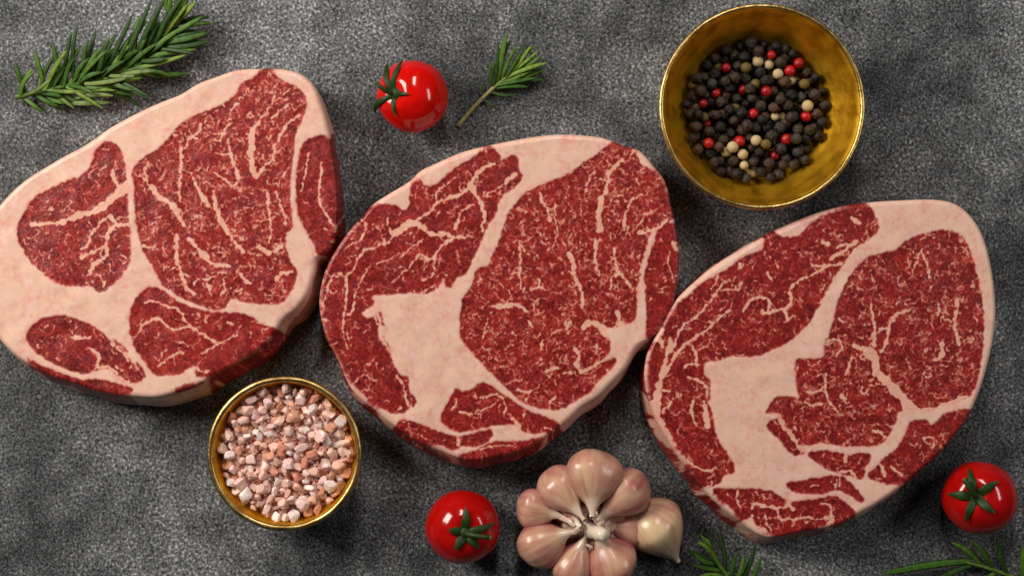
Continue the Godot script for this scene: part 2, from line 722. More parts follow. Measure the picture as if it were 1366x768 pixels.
func middle_steak() -> void:
	var c := Cut.new()
	c.outline = pts("560,228 576,220 615,203 654,193 694,185 720,181 742,179 763,179 797,182 816,187 834,195 850,199 861,207 872,220 888,242 896,273 905,317 907,342 906,368 901,398 896,411 888,427 881,439 871,450 863,455 859,457 849,466 833,494 809,519 798,530 777,543 759,560 732,581 713,594 687,605 660,611 633,615 609,611 587,602 562,592 539,578 515,561 500,547 482,534 465,514 448,476 435,449 427,423 425,399 429,374 437,352 454,323 471,301 482,290 496,273 517,259 545,242")
	# the cap that wraps the upper left and the left side
	c.muscle("653,197 664,203 668,212 660,218 669,214 685,207 691,212 692,226 697,234 693,243 682,253 668,264 660,289 652,299 641,324 633,342 622,363 607,373 602,383 594,381 592,371 583,384 570,391 548,390 520,393 496,395 499,403 495,409 482,417 489,425 501,422 505,431 504,449 514,462 523,481 532,498 540,505 545,516 548,534 542,548 528,552 514,547 500,540 484,526 468,508 453,476 440,449 432,423 430,400 433,375 441,354 457,326 474,304 486,289 500,276 515,272 530,275 538,281 545,275 547,258 550,245 560,240 566,247 581,246 592,237 605,226 622,216 634,208", 120.0, 0.62, 1.1, 0.02)
	# the eye
	c.muscle("820,190 800,203 778,217 759,232 731,243 712,252 698,260 685,276 676,290 666,321 656,343 652,355 644,355 635,362 629,381 619,396 615,409 613,434 616,453 632,473 647,489 660,502 671,513 692,532 710,541 731,546 749,545 773,531 787,523 798,509 820,487 820,477 806,482 815,464 812,452 800,445 806,440 827,436 834,434 848,424 850,399 852,381 857,358 863,336 866,316 875,308 892,296 896,288 889,259 880,238 868,226 856,220 847,204 840,196", 95.0, 1.9, 0.8, 0.05)
	# the strip along the right side
	c.muscle("889,296 897,300 903,318 905,345 903,370 897,400 885,425 871,447 863,453 862,440 863,424 862,400 860,381 860,361 867,338 877,308", 92.0, 0.3, 1.0, 0.06)
	# below the fat
	c.muscle("608,518 597,538 589,552 590,562 600,572 616,576 633,573 656,568 674,566 690,566 697,574 712,578 737,574 749,567 728,556 714,552 695,542 671,526 652,513 640,511 630,519 617,522", 20.0, 0.45, 1.2, 0.08)
	c.muscle("530,568 536,560 552,563 575,572 588,577 600,580 613,582 628,579 650,573 657,577 653,587 633,596 616,595 604,600 588,593 570,592 551,582", 20.0, 0.5, 1.3, 0.02)
	c.muscle("613,607 634,601 652,592 665,588 690,589 718,584 730,578 722,588 705,597 682,603 660,609 638,613", 160.0, 0.5, 1.3, 0.08)
	# veins of the cap
	c.vein("436,384 447,364 459,367 468,363 475,352 482,338 487,332 500,331 506,326 517,324 520,318 529,312", 3.0, 4.0)
	c.vein("526,314 539,303 551,297 565,304 573,312 587,312 597,313 607,317 621,316", 10.0, 5.0)
	c.vein("604,318 591,327 580,342 579,357 577,367 563,373", 5.0, 3.0)
	c.vein("580,344 570,346 560,345", 3.5, 2.0)
	c.vein("660,218 640,228 629,243 626,250 613,259 597,265 583,270 571,286 558,291 551,297", 6.0, 3.5)
	c.vein("583,270 580,257 596,246 613,231", 3.5, 2.0)
	c.vein("627,247 638,264 644,279 647,290 644,300 643,309", 9.0, 3.0)
	c.vein("611,286 622,277 633,271", 3.0)
	c.vein("613,285 611,294 607,306", 3.5, 5.0)
	c.vein("688,233 680,238 669,248 661,254", 7.0, 3.0)
	c.vein("660,255 651,257 648,265", 3.0)
	c.vein("501,352 520,346 533,337", 3.0, 1.6)
	c.vein("535,343 548,331 561,320", 3.0, 4.0)
	c.vein("517,290 518,302 523,312", 2.4, 3.4)
	c.vein("489,298 485,313 478,323 470,324 461,333", 4.0, 2.0)
	c.vein("522,377 536,365 548,354 557,342 564,340 570,346 578,345", 2.0, 4.0)
	c.vein("443,372 436,388 431,410 434,430", 2.6)
	c.vein("461,369 462,387 460,410 459,420 457,439 460,452 465,466", 4.5, 2.0)
	c.vein("494,351 486,368 475,387 472,402 470,414 462,421", 2.0, 4.5)
	c.vein("486,488 495,484 498,477", 3.0, 2.0)
	c.vein("498,421 503,430 508,446 516,462 524,477 531,492", 4.0, 3.0)
	c.vein("528,500 537,512 541,528 545,541", 3.0, 4.0)
	c.vein("444,470 455,490 468,503", 3.0, 1.5)
	c.vein("466,517 486,500 504,512", 3.0, 1.5)
	c.vein("560,392 575,383 588,376", 3.0, 2.0)
	# veins of the eye
	c.vein("831,212 820,223 812,232 811,245 808,256 803,264", 4.5, 6.0)
	c.vein("803,264 800,279 798,290 800,300 798,309", 8.0, 9.0)
	c.vein("794,318 795,335 794,349 800,368", 6.0, 2.5)
	c.vein("820,223 809,215", 3.0, 2.0)
	c.vein("794,229 786,237 781,257", 3.0, 4.0)
	c.vein("719,257 725,271 731,280 733,295", 4.0)
	c.vein("743,273 731,282", 3.5, 3.0)
	c.vein("857,260 844,267 835,285 832,304", 2.5, 5.0)
	c.vein("869,281 857,293 849,307", 3.4, 2.5)
	c.vein("891,293 877,304 866,308 850,312", 4.0, 5.0)
	c.vein("872,306 870,322 863,338 857,363 855,389 857,414 856,436", 6.0, 9.0)
	c.vein("759,337 764,352 766,368 773,380 777,398 777,410", 7.0, 5.0)
	c.vein("819,331 820,343 825,362 831,368 844,385", 3.5, 5.0)
	c.vein("820,343 809,353", 3.0, 2.0)
	c.vein("828,366 816,370 815,387", 4.0, 3.0)
	c.vein("719,373 719,382 709,388", 3.5)
	c.vein("719,382 729,386", 4.0, 2.5)
	c.vein("693,322 694,345 693,365 695,386", 4.0, 3.0)
	c.vein("694,326 707,341", 4.0, 2.5)
	c.vein("681,366 692,362", 3.5)
	c.vein("713,311 705,320", 3.0)
	c.vein("657,407 669,409 680,406 694,408 702,416", 6.0, 5.0)
	c.vein("664,409 682,408", 9.0, 9.0)
	c.vein("705,428 711,435", 4.0)
	c.vein("651,426 647,439 643,452", 2.6)
	c.vein("747,440 734,446", 3.6)
	c.vein("761,428 757,441", 3.6)
	c.vein("724,453 722,467", 4.0)
	c.vein("767,464 773,473 769,486 776,495 788,490 806,481 818,474", 5.0)
	c.vein("794,459 802,467", 3.6)
	c.vein("778,437 785,431 795,432 806,439 818,448 824,462", 8.0, 14.0)
	c.vein("823,415 828,430 832,442", 5.0, 9.0)
	c.vein("728,494 744,492", 4.0)
	c.vein("752,498 762,497", 4.6)
	c.vein("690,521 709,523", 4.4)
	c.vein("740,529 734,538", 3.6)
	c.vein("741,272 740,290 744,310 738,330", 2.6)
	c.vein("668,380 682,392 676,402", 2.4)
	# the strip, and the muscles below
	c.vein("893,336 891,350 896,365 900,378", 3.0, 2.0)
	c.vein("898,322 903,338", 4.0)
	c.vein("633,524 637,532 650,530 661,525", 2.4)
	c.vein("640,531 659,526 671,532 674,543 673,552", 3.0)
	c.vein("600,548 608,540 609,531", 3.0)
	c.vein("613,549 630,552 644,546 658,541", 3.4, 2.4)
	c.vein("684,558 693,570", 5.0)
	c.vein("700,547 699,560", 3.0)
	c.vein("611,583 611,594", 4.0)
	c.vein("640,600 660,594 690,596", 3.4, 2.0)
	c.slit("506,416 512,434", 2.4)
	c.slit("510,449 518,464 523,480", 2.0)
	c.slit("549,527 553,534 551,541", 5.0)
	c.slit("530,500 540,503 545,514", 3.0)
	steak(c, "raw ribeye steak in the middle of the three, below the upper cherry tomato", 0.028, 101)


func left_steak() -> void:
	var c := Cut.new()
	c.outline = pts("107,196 127,183 145,170 180,151 210,137 240,125 263,111 287,102 315,93 349,91 378,92 400,98 417,112 427,134 437,167 443,200 449,250 450,290 446,315 438,333 423,345 420,362 411,391 396,411 378,426 365,446 350,462 331,475 310,488 287,500 268,512 250,519 212,530 182,530 156,528 130,523 106,515 58,498 12,468 -22,420 -34,360 -20,300 20,250 70,216")
	c.muscle("348,94 362,94 373,105 398,118 409,133 407,149 398,170 393,186 388,237 387,268 390,299 382,312 381,327 387,349 396,365 390,385 377,402 362,406 337,404 323,402 309,398 300,409 287,413 266,407 252,402 238,395 216,380 204,357 194,341 187,325 183,308 180,289 178,248 177,226 194,208 207,201 216,194 226,182 240,166 263,153 299,138 315,124 323,111 340,102", 80.0, 1.9, 0.8, 0.05)
	c.muscle("141,189 154,193 162,203 166,220 169,248 171,290 173,310 174,333 171,355 158,372 138,389 129,388 122,382 107,382 78,378 42,350 22,310 42,268 78,246 107,235 119,223 124,211 129,198", 60.0, 0.9, 1.0, 0.04)
	c.muscle("420,182 407,189 400,203 395,240 396,279 404,301 414,318 421,331 424,341 436,331 445,314 449,290 448,250 442,202 434,182", 92.0, 0.4, 1.0, 0.04)
	c.muscle("203,383 190,388 178,403 173,422 174,448 183,470 194,484 205,499 218,501 238,499 259,488 263,503 288,496 331,470 352,456 366,440 347,431 332,421 316,417 300,417 281,416 262,412 238,403 219,389", 20.0, 0.4, 1.2, 0.10)
	c.muscle("107,428 130,439 145,453 158,463 170,476 180,490 190,503 182,510 165,509 154,500 146,492 126,494 107,498 62,480 34,452 50,428 80,421", 30.0, 0.6, 1.1, -0.02)
	c.muscle("107,506 126,505 145,509 166,514 177,520 166,525 130,520 107,514 62,498 36,478 60,490", 15.0, 0.4, 1.1, 0.0)
	c.muscle("232,521 244,514 262,510 272,506 290,498 276,507 256,517", 160.0, 0.3, 1.0, 0.08)
	# left muscle
	c.vein("40,300 80,296 107,286 126,282 146,268 160,254 170,247", 6.0, 11.0)
	c.vein("160,252 152,239 149,226", 5.0)
	c.vein("172,300 156,300 145,308 141,325 143,340", 7.0, 5.0)
	c.vein("141,328 123,336 107,344", 5.0)
	c.vein("146,289 154,299", 7.0)
	c.vein("143,341 126,352 119,364", 4.0, 7.0)
	c.vein("107,333 117,327 122,311 132,299 143,289", 4.0)
	c.vein("145,351 146,362", 3.0)
	c.vein("127,365 136,372 137,384", 4.0)
	c.vein("160,340 168,346 163,352", 3.4)
	# eye
	c.vein("240,198 241,225 238,251 240,270", 6.0, 3.5)
	c.vein("262,184 252,185 247,199", 3.6)
	c.vein("202,249 213,264 229,273 234,284 241,295 245,302", 7.0, 5.0)
	c.vein("229,273 237,285", 9.0)
	c.vein("252,228 256,236 267,259 278,274", 3.0, 7.0)
	c.vein("284,255 288,279 295,296 303,311", 4.0, 9.0)
	c.vein("252,318 268,337 282,350 292,354 306,354", 8.0, 6.0)
	c.vein("303,308 311,320 324,336", 4.0, 5.0)
	c.vein("304,185 307,207 316,229 318,240", 3.0, 6.0)
	c.vein("307,207 293,205", 3.4)
	c.vein("284,229 300,240 310,248 318,240", 3.0, 4.0)
	c.vein("337,172 335,190 335,219 342,236", 8.0, 8.0)
	c.vein("342,236 354,220 363,212 367,196", 5.0, 4.0)
	c.vein("337,174 348,158 359,144 368,122", 5.0, 2.5)
	c.vein("362,157 374,146 388,136", 4.5, 2.5)
	c.vein("387,119 365,136", 2.4)
	c.vein("400,153 384,164 377,175 365,196", 4.0)
	c.vein("307,163 291,188", 4.0, 5.0)
	c.vein("268,166 263,177 249,186", 4.0)
	c.vein("318,137 306,147", 4.0)
	c.vein("355,255 357,268 360,302", 5.5, 2.5)
	c.vein("368,256 374,274 382,299", 3.5)
	c.vein("387,221 374,240 371,250", 2.6)
	c.vein("357,278 361,306 359,324", 3.0)
	c.vein("342,329 352,334 362,337 375,328", 8.0, 5.0)
	c.vein("235,313 235,342 241,364 248,383 260,392", 5.5)
	c.vein("191,327 200,330 208,327", 5.5, 3.0)
	c.vein("216,331 223,342", 3.6)
	c.vein("257,381 265,372 276,374 285,368", 3.6)
	c.vein("276,376 281,395", 3.4)
	c.vein("298,373 300,386 294,396", 4.0)
	c.vein("320,366 327,375 335,378", 5.5)
	c.vein("315,391 323,385", 3.4)
	c.vein("366,375 377,364 391,363", 7.0, 4.0)
	c.vein("198,215 192,228 197,243", 3.0)
	c.vein("182,236 190,237 198,247", 3.0)
	# strip on the right
	c.vein("428,215 427,243 425,263 431,279", 3.4, 4.5)
	c.vein("431,279 439,292 445,309 440,324", 3.6)
	c.vein("412,205 404,243 401,256", 3.0)
	c.vein("446,222 447,250 448,280", 2.4)
	# lower muscle
	c.vein("192,405 203,402 222,408 238,414 250,432 266,444 283,454 289,461", 3.0, 4.6)
	c.vein("188,437 198,428 209,425 225,437 236,440 251,434", 3.8)
	c.vein("288,460 278,466 269,472", 3.6)
	c.vein("288,460 302,453 317,446", 3.0, 2.0)
	c.vein("209,489 222,480 234,471 246,470", 3.6)
	c.vein("187,431 187,445", 3.4)
	c.vein("272,420 274,430", 4.0)
	c.vein("303,429 312,433", 3.6)
	c.vein("262,490 270,496 280,494", 4.0)
	c.vein("236,455 252,462", 2.4)
	# bottom left
	c.vein("100,451 120,450", 5.0)
	c.vein("116,464 129,471 130,480 129,490", 4.4)
	c.vein("129,489 146,490 158,503 173,511", 3.4, 5.0)
	c.vein("155,488 163,495", 3.4)
	c.slit("151,454 160,460 170,469", 3.0)
	c.slit("181,484 188,492 192,502", 4.0)
	c.vein("148,457 158,466 168,475 172,482", 4.0)
	steak(c, "leftmost raw ribeye steak, below the large rosemary sprig and above the salt bowl", 0.028, 202)


func right_steak() -> void:
	var c := Cut.new()
	c.outline = pts("900,404 913,389 928,375 950,357 975,341 1000,326 1025,313 1056,298 1087,285 1120,276 1156,270 1200,267 1250,266 1284,276 1310,308 1325,360 1330,425 1318,492 1294,555 1258,601 1241,617 1216,640 1180,667 1145,687 1114,702 1067,711 1031,718 1015,715 1001,707 975,687 947,662 934,645 916,623 900,601 886,580 878,566 870,547 863,523 860,497 865,470 881,438")
	c.muscle("1156,274 1172,297 1166,315 1141,331 1125,353 1103,387 1084,425 1056,453 1025,469 1006,475 975,475 962,480 944,483 939,494 944,508 942,529 950,551 953,572 960,590 970,604 978,619 974,630 966,634 959,645 940,647 921,622 904,598 887,572 876,550 868,525 866,500 870,470 884,441 902,410 917,395 942,375 967,361 990,344 1010,336 1018,331 1022,318 1032,311 1046,316 1066,314 1078,301 1095,290 1120,281", 130.0, 0.75, 1.1, 0.03)
	c.muscle("1260,307 1233,312 1212,320 1194,334 1178,337 1156,345 1137,365 1123,390 1114,419 1109,442 1100,458 1100,474 1087,479 1067,479 1062,484 1063,515 1067,530 1045,528 1031,534 1023,552 1040,553 1047,570 1055,582 1063,588 1069,597 1083,595 1094,591 1117,594 1160,595 1172,593 1184,584 1194,565 1200,550 1208,545 1222,546 1244,546 1262,540 1300,520 1313,440 1305,370 1286,318", 100.0, 1.7, 0.85, 0.02)
	c.muscle("1033,559 1023,567 1030,577 1042,588 1052,602 1063,608 1073,603 1066,597 1055,580 1044,572 1042,561", 50.0, 0.4, 1.0, 0.02)
	c.muscle("1079,605 1090,616 1107,627 1122,631 1139,636 1150,638 1155,630 1161,606 1130,605 1101,601", 30.0, 0.6, 1.0, 0.0)
	c.muscle("1157,634 1170,622 1180,612 1195,600 1209,578 1215,563 1237,560 1243,568 1260,553 1296,546 1280,572 1257,599 1238,616 1215,637 1195,646 1172,642", 140.0, 0.8, 1.0, 0.06)
	c.muscle("1050,645 1075,640 1095,637 1114,634 1126,637 1139,648 1153,665 1150,671 1138,663 1120,654 1108,655 1098,659 1075,658 1059,656", 15.0, 0.3, 1.2, 0.04)
	c.muscle("952,653 981,652 1009,652 1031,656 1048,666 1058,669 1080,667 1095,664 1111,662 1126,668 1143,686 1130,695 1114,701 1067,709 1036,715 1020,709 1008,700 1003,690 990,693 978,679 962,668", 15.0, 0.5, 1.3, 0.02)
	# seams of the cap
	c.vein("972,372 963,381 958,389 945,405 930,422 912,434 902,453 894,470", 2.4, 4.5)
	c.vein("974,413 962,422 950,434 931,448 917,457 905,470", 4.0, 5.0)
	c.vein("920,458 928,470 930,481", 3.4, 5.0)
	c.vein("893,452 894,462 887,486 881,507 876,530 877,547", 6.0, 11.0)
	c.vein("912,460 902,474 894,487 888,498", 5.0, 7.0)
	c.vein("877,547 881,562 891,577 905,603 923,619 944,628 957,623", 7.0, 3.5)
	c.vein("884,440 880,452 885,462", 6.0)
	c.vein("919,504 933,507 942,517", 6.0, 4.0)
	c.vein("927,533 922,543 925,557 930,570", 5.0, 2.5)
	c.vein("940,536 942,552 944,570", 6.0, 8.0)
	c.vein("914,490 921,485 934,488", 4.0)
	c.vein("884,522 894,521", 4.0)
	c.vein("894,536 886,550", 3.6)
	c.vein("903,527 906,523", 5.0)
	c.vein("992,415 1000,403 1009,397 1019,397 1027,400 1025,416", 5.0)
	c.vein("1019,419 1034,414 1050,411 1056,400 1055,386 1065,376 1080,368 1097,360 1108,354", 5.0, 4.0)
	c.vein("1047,414 1052,426", 5.0)
	c.vein("1081,346 1085,354 1108,354 1123,352", 3.4, 4.0)
	c.vein("1108,346 1120,338 1130,331 1145,321", 5.5)
	c.vein("1116,331 1128,327", 5.0)
	c.vein("1137,291 1148,298", 8.0, 6.0)
	c.vein("1098,323 1105,326", 8.0)
	c.vein("987,352 988,358", 7.0)
	c.vein("959,362 955,376 948,386", 3.0)
	c.vein("962,388 974,386 985,386 990,377", 3.4)
	c.vein("1035,346 1037,356", 4.0)
	c.vein("1024,362 1030,376", 5.0, 3.0)
	c.vein("953,489 964,482 980,480", 2.6)
	# eye
	c.vein("1140,461 1150,465 1160,469 1168,477 1169,493 1178,503 1188,512 1201,527 1209,537", 8.0, 12.0)
	c.vein("1160,469 1169,480 1169,494", 13.0, 12.0)
	c.vein("1209,537 1216,546 1211,556 1206,566 1195,583 1181,597 1169,614 1157,629", 15.0, 10.0)
	c.vein("1170,598 1150,600 1131,601 1115,598 1096,593 1080,597 1067,599", 9.0, 6.0)
	c.vein("1222,548 1244,548 1262,541 1290,528", 10.0, 6.0)
	c.vein("1239,553 1245,567", 5.0, 3.0)
	c.vein("1167,459 1167,438 1164,419 1162,404", 6.0, 4.0)
	c.vein("1176,470 1184,454 1189,430 1200,418 1215,413", 6.0, 4.0)
	c.vein("1184,437 1170,443", 3.4)
	c.vein("1138,475 1133,487 1128,500", 3.0, 5.0)
	c.vein("1169,498 1161,510", 5.0, 3.0)
	c.vein("1258,459 1256,478 1244,479", 9.0, 5.0)
	c.vein("1253,405 1253,420", 3.6)
	c.vein("1230,333 1239,356 1241,371", 4.0)
	c.vein("1228,336 1219,362", 3.0)
	c.vein("1103,498 1102,523 1109,539 1125,555", 4.6, 3.0)
	c.vein("1073,537 1085,540 1097,539", 4.0)
	c.vein("1078,522 1092,523 1098,515", 3.4)
	c.vein("1023,555 1039,555 1046,570 1058,583 1066,596 1074,601", 6.0, 5.0)
	c.vein("1122,528 1128,533", 7.0, 4.0)
	c.vein("1150,516 1153,526 1160,518", 3.4)
	c.vein("1062,500 1064,486", 3.0)
	c.vein("1118,424 1126,431", 4.0)
	c.vein("1100,455 1118,452 1124,463 1116,476", 3.0)
	c.vein("1165,575 1175,575 1181,585", 5.0)
	c.vein("1280,400 1274,430 1281,460", 5.0)
	# lower pieces
	c.vein("1128,606 1128,616", 5.0)
	c.vein("1121,630 1135,628 1143,638", 4.0)
	c.vein("1175,620 1181,635", 5.0)
	c.vein("1189,621 1203,635", 4.0)
	c.vein("1231,584 1246,584 1245,598", 3.6)
	c.vein("1117,639 1115,651", 3.6)
	c.vein("1082,650 1092,646", 3.0)
	c.vein("1003,677 1010,673 1034,677 1048,675 1053,668", 5.0)
	c.vein("1053,669 1058,680", 5.0)
	c.vein("1038,678 1040,692 1059,692 1076,689 1087,692 1107,689 1108,673 1095,673", 4.0)
	c.vein("1095,703 1103,700 1111,694", 5.0, 9.0)
	c.vein("1003,687 1006,700 1022,708", 5.0)
	c.vein("1022,687 1024,700 1030,708", 3.4)
	c.vein("985,653 983,668 990,680", 3.0)
	c.slit("975,617 977,624 976,629", 7.0)
	c.slit("944,505 947,520 945,535", 2.4)
	c.slit("942,540 949,556 952,572", 2.4)
	steak(c, "rightmost raw ribeye steak, below the brass bowl of peppercorns", 0.028, 303)


# ==================================================================== materials
func make_materials() -> void:
	var fine := noise(0.05, 3, 3)
	var brass := mat(Color(0.94, 0.74, 0.20), 0.55, 1.0)
	brass.albedo_texture = noise_tex(noise(0.02, 8, 4), 256, ramp([[0.0, Color(0.62, 0.54, 0.44)], [0.4, Color(0.85, 0.82, 0.76)], [0.62, Color(0.97, 0.96, 0.93)], [1.0, Color(1, 1, 1)]]))
	brass.uv1_triplanar = true
	brass.uv1_scale = Vector3.ONE * 18.0
	brass.normal_enabled = true
	brass.normal_texture = noise_tex(fine, 256, null, true, 1.6)
	brass.normal_scale = 0.5
	M.brass = brass
	var rim := brass.duplicate()
	rim.albedo_color = Color(0.88, 0.76, 0.50)
	rim.roughness = 0.36
	M.brass_rim = rim
	M.pepper_black = speckled(Color(0.17, 0.135, 0.115), 0.62, 0.4)
	M.pepper_dark = speckled(Color(0.27, 0.21, 0.16), 0.62, 0.4)
	M.pepper_brown = speckled(Color(0.37, 0.26, 0.19), 0.62, 0.4)
	M.pepper_grey = speckled(Color(0.25, 0.235, 0.21), 0.62, 0.4)
	M.pepper_red = speckled(Color(0.80, 0.10, 0.075), 0.35, 0.5)
	M.pepper_crimson = speckled(Color(0.70, 0.06, 0.085), 0.35, 0.5)
	M.pepper_cream = speckled(Color(0.87, 0.76, 0.56), 0.55, 0.4)
	M.pepper_olive = speckled(Color(0.47, 0.40, 0.18), 0.58, 0.4)
	M.salt = []
	for c in [Color(0.97, 0.82, 0.77), Color(0.98, 0.91, 0.88), Color(0.96, 0.77, 0.69), Color(0.93, 0.67, 0.55), Color(0.95, 0.80, 0.78), Color(0.97, 0.80, 0.73), Color(0.88, 0.58, 0.47)]:
		var s := mat(c, 0.22, 0.0, 0.5)
		s.backlight_enabled = true
		s.backlight = Color(0.62, 0.62, 0.62)
		M.salt.append(s)
	M.salt_bed = mat(Color(0.88, 0.58, 0.47), 0.6)
	var tom := mat(Color(0.84, 0.06, 0.03), 0.13, 0.0, 0.5)
	tom.albedo_texture = noise_tex(noise(0.02, 15, 3), 256, ramp([[0.0, Color(0.84, 0.78, 0.7)], [0.6, Color(1, 1, 1)], [1.0, Color(1, 1, 1)]]))
	tom.uv1_triplanar = true
	tom.uv1_scale = Vector3.ONE * 20.0
	M.tomato = tom
	var dark_tom := tom.duplicate()
	dark_tom.albedo_color = Color(0.70, 0.055, 0.04)
	M.tomato_deep = dark_tom
	for pair in [["calyx", Color(0.15, 0.25, 0.06)], ["calyx_tip", Color(0.42, 0.40, 0.22)]]:
		M[pair[0]] = leafy(pair[1], 0.5)
	M.leaf = []
	for c in [Color(0.24, 0.39, 0.09), Color(0.33, 0.48, 0.12), Color(0.17, 0.30, 0.08), Color(0.47, 0.58, 0.20), Color(0.44, 0.52, 0.27)]:
		var l := leafy(c, 0.55)
		l.vertex_color_use_as_albedo = true
		M.leaf.append(l)
	M.twig = leafy(Color(0.62, 0.58, 0.38), 0.6)
	M.twig_green = leafy(Color(0.36, 0.46, 0.16), 0.55)
	var skin := mat(Color(1, 1, 1), 0.27, 0.0, 0.5)
	skin.vertex_color_use_as_albedo = true
	skin.normal_enabled = true
	skin.normal_texture = noise_tex(noise(0.03, 19, 3), 256, null, true, 1.4)
	skin.normal_scale = 0.3
	skin.uv1_triplanar = true
	skin.uv1_scale = Vector3(40, 14, 40)
	M.skin = skin


func speckled(c: Color, rough: float, spec: float) -> StandardMaterial3D:
	var m := mat(c, rough, 0.0, spec)
	if not M.has("speckle"):
		M.speckle = noise_tex(noise(0.06, 5, 3), 128, ramp([[0.0, Color(0.55, 0.52, 0.5)], [0.5, Color(0.9, 0.9, 0.9)], [1.0, Color(1, 1, 1)]]))
		M.pits = noise_tex(noise(0.07, 6, 3), 128, null, true, 3.0)
	m.albedo_texture = M.speckle
	m.normal_enabled = true
	m.normal_texture = M.pits
	m.normal_scale = 0.5
	m.uv1_triplanar = true
	m.uv1_scale = Vector3.ONE * 110.0
	return m


func leafy(c: Color, rough: float) -> StandardMaterial3D:
	var m := mat(c, rough, 0.0, 0.4)
	if not M.has("leaf_mottle"):
		M.leaf_mottle = noise_tex(noise(0.03, 25, 3), 128, ramp([[0.0, Color(0.62, 0.66, 0.6)], [0.55, Color(0.95, 0.95, 0.95)], [1.0, Color(1, 1, 1)]]))
	m.albedo_texture = M.leaf_mottle
	m.uv1_triplanar = true
	m.uv1_scale = Vector3.ONE * 60.0
	return m


# ==================================================================== the stone tabletop
func tabletop() -> void:
	var w := 1840
	var h := 1200
	var size := Vector2(0.736, 0.48)
	var grain := noise_bytes(noise(0.34, 51, 2), w, h)
	var chips := noise_bytes(noise(0.21, 52, 2), w, h)
	var cloud := noise_bytes(noise(0.0042, 53, 4), w, h)
	var blot := noise_bytes(noise(0.021, 54, 3), w, h)
	var pit := noise_bytes(noise(0.12, 57, 2), w, h)
	var hue := noise_bytes(noise(0.09, 55, 2), w, h)
	var rgb := PackedByteArray()
	rgb.resize(w * h * 3)
	var bump := PackedByteArray()
	bump.resize(w * h)
	for i in w * h:
		var g := grain[i] / 255.0
		var c := chips[i] / 255.0
		var big := 0.6 * cloud[i] / 255.0 + 0.4 * blot[i] / 255.0
		var v := 86.0 + 92.0 * (big - 0.46)
		v += (g - 0.5) * 135.0
		v += maxf(0.0, c - 0.58) * 620.0 * clampf(big - 0.12, 0.0, 1.0)
		v -= maxf(0.0, 0.42 - c) * 150.0
		v -= maxf(0.0, pit[i] / 255.0 - 0.70) * 260.0
		v = clampf(v, 12.0, 205.0)
		var t := (hue[i] / 255.0 - 0.5) * 5.0
		rgb[i * 3] = int(clampf(v + t - 0.5, 0, 255))
		rgb[i * 3 + 1] = int(clampf(v + 1.0, 0, 255))
		rgb[i * 3 + 2] = int(clampf(v - t + 3.0, 0, 255))
		bump[i] = int(clampf(90.0 + (g - 0.5) * 135.0 + (c - 0.5) * 120.0 - maxf(0.0, pit[i] / 255.0 - 0.70) * 400.0, 0.0, 255.0))
	var m := StandardMaterial3D.new()
	m.albedo_texture = ImageTexture.create_from_image(Image.create_from_data(w, h, false, Image.FORMAT_RGB8, rgb))
	var relief := Image.create_from_data(w, h, false, Image.FORMAT_L8, bump)
	relief.bump_map_to_normal_map(2.0)
	m.normal_enabled = true
	m.normal_texture = ImageTexture.create_from_image(relief)
	m.normal_scale = 0.26
	m.roughness = 0.68
	m.metallic_specular = 0.35
	var v := PackedVector3Array()
	var uv := PackedVector2Array()
	var f := PackedInt32Array()
	var hx := size.x * 0.5
	var hz := size.y * 0.5
	# top, then the sides down to the underside, with a small chamfer
	for ring in [[0.002, 0.0], [0.0, -0.002], [0.0, -0.02]]:
		for q in [Vector2(-1, -1), Vector2(-1, 1), Vector2(1, 1), Vector2(1, -1)]:
			var p := Vector3(q.x * (hx - ring[0]), ring[1], q.y * (hz - ring[0]))
			v.append(p)
			uv.append(Vector2(p.x / size.x + 0.5, p.z / size.y + 0.5))
	f.append_array(PackedInt32Array([0, 1, 2, 0, 2, 3, 8, 10, 9, 8, 11, 10]))
	for r in 2:
		for i in 4:
			var a := r * 4 + i
			var b := r * 4 + (i + 1) % 4
			f.append_array(PackedInt32Array([a, b + 4, b, a, a + 4, b + 4]))
	var st := SurfaceTool.new()
	st.begin(Mesh.PRIMITIVE_TRIANGLES)
	for i in range(0, f.size(), 3):
		var n := (v[f[i + 1]] - v[f[i]]).cross(v[f[i + 2]] - v[f[i]]).normalized()
		for k in [0, 2, 1]:
			st.set_normal(n)
			st.set_uv(uv[f[i + k]])
			st.add_vertex(v[f[i + k]])
	st.generate_tangents()
	var o := part("stone_tabletop", st.commit(), m, self)
	o.set_meta("kind", "structure")
	o.set_meta("label", "mottled dark grey stone surface that everything lies on")


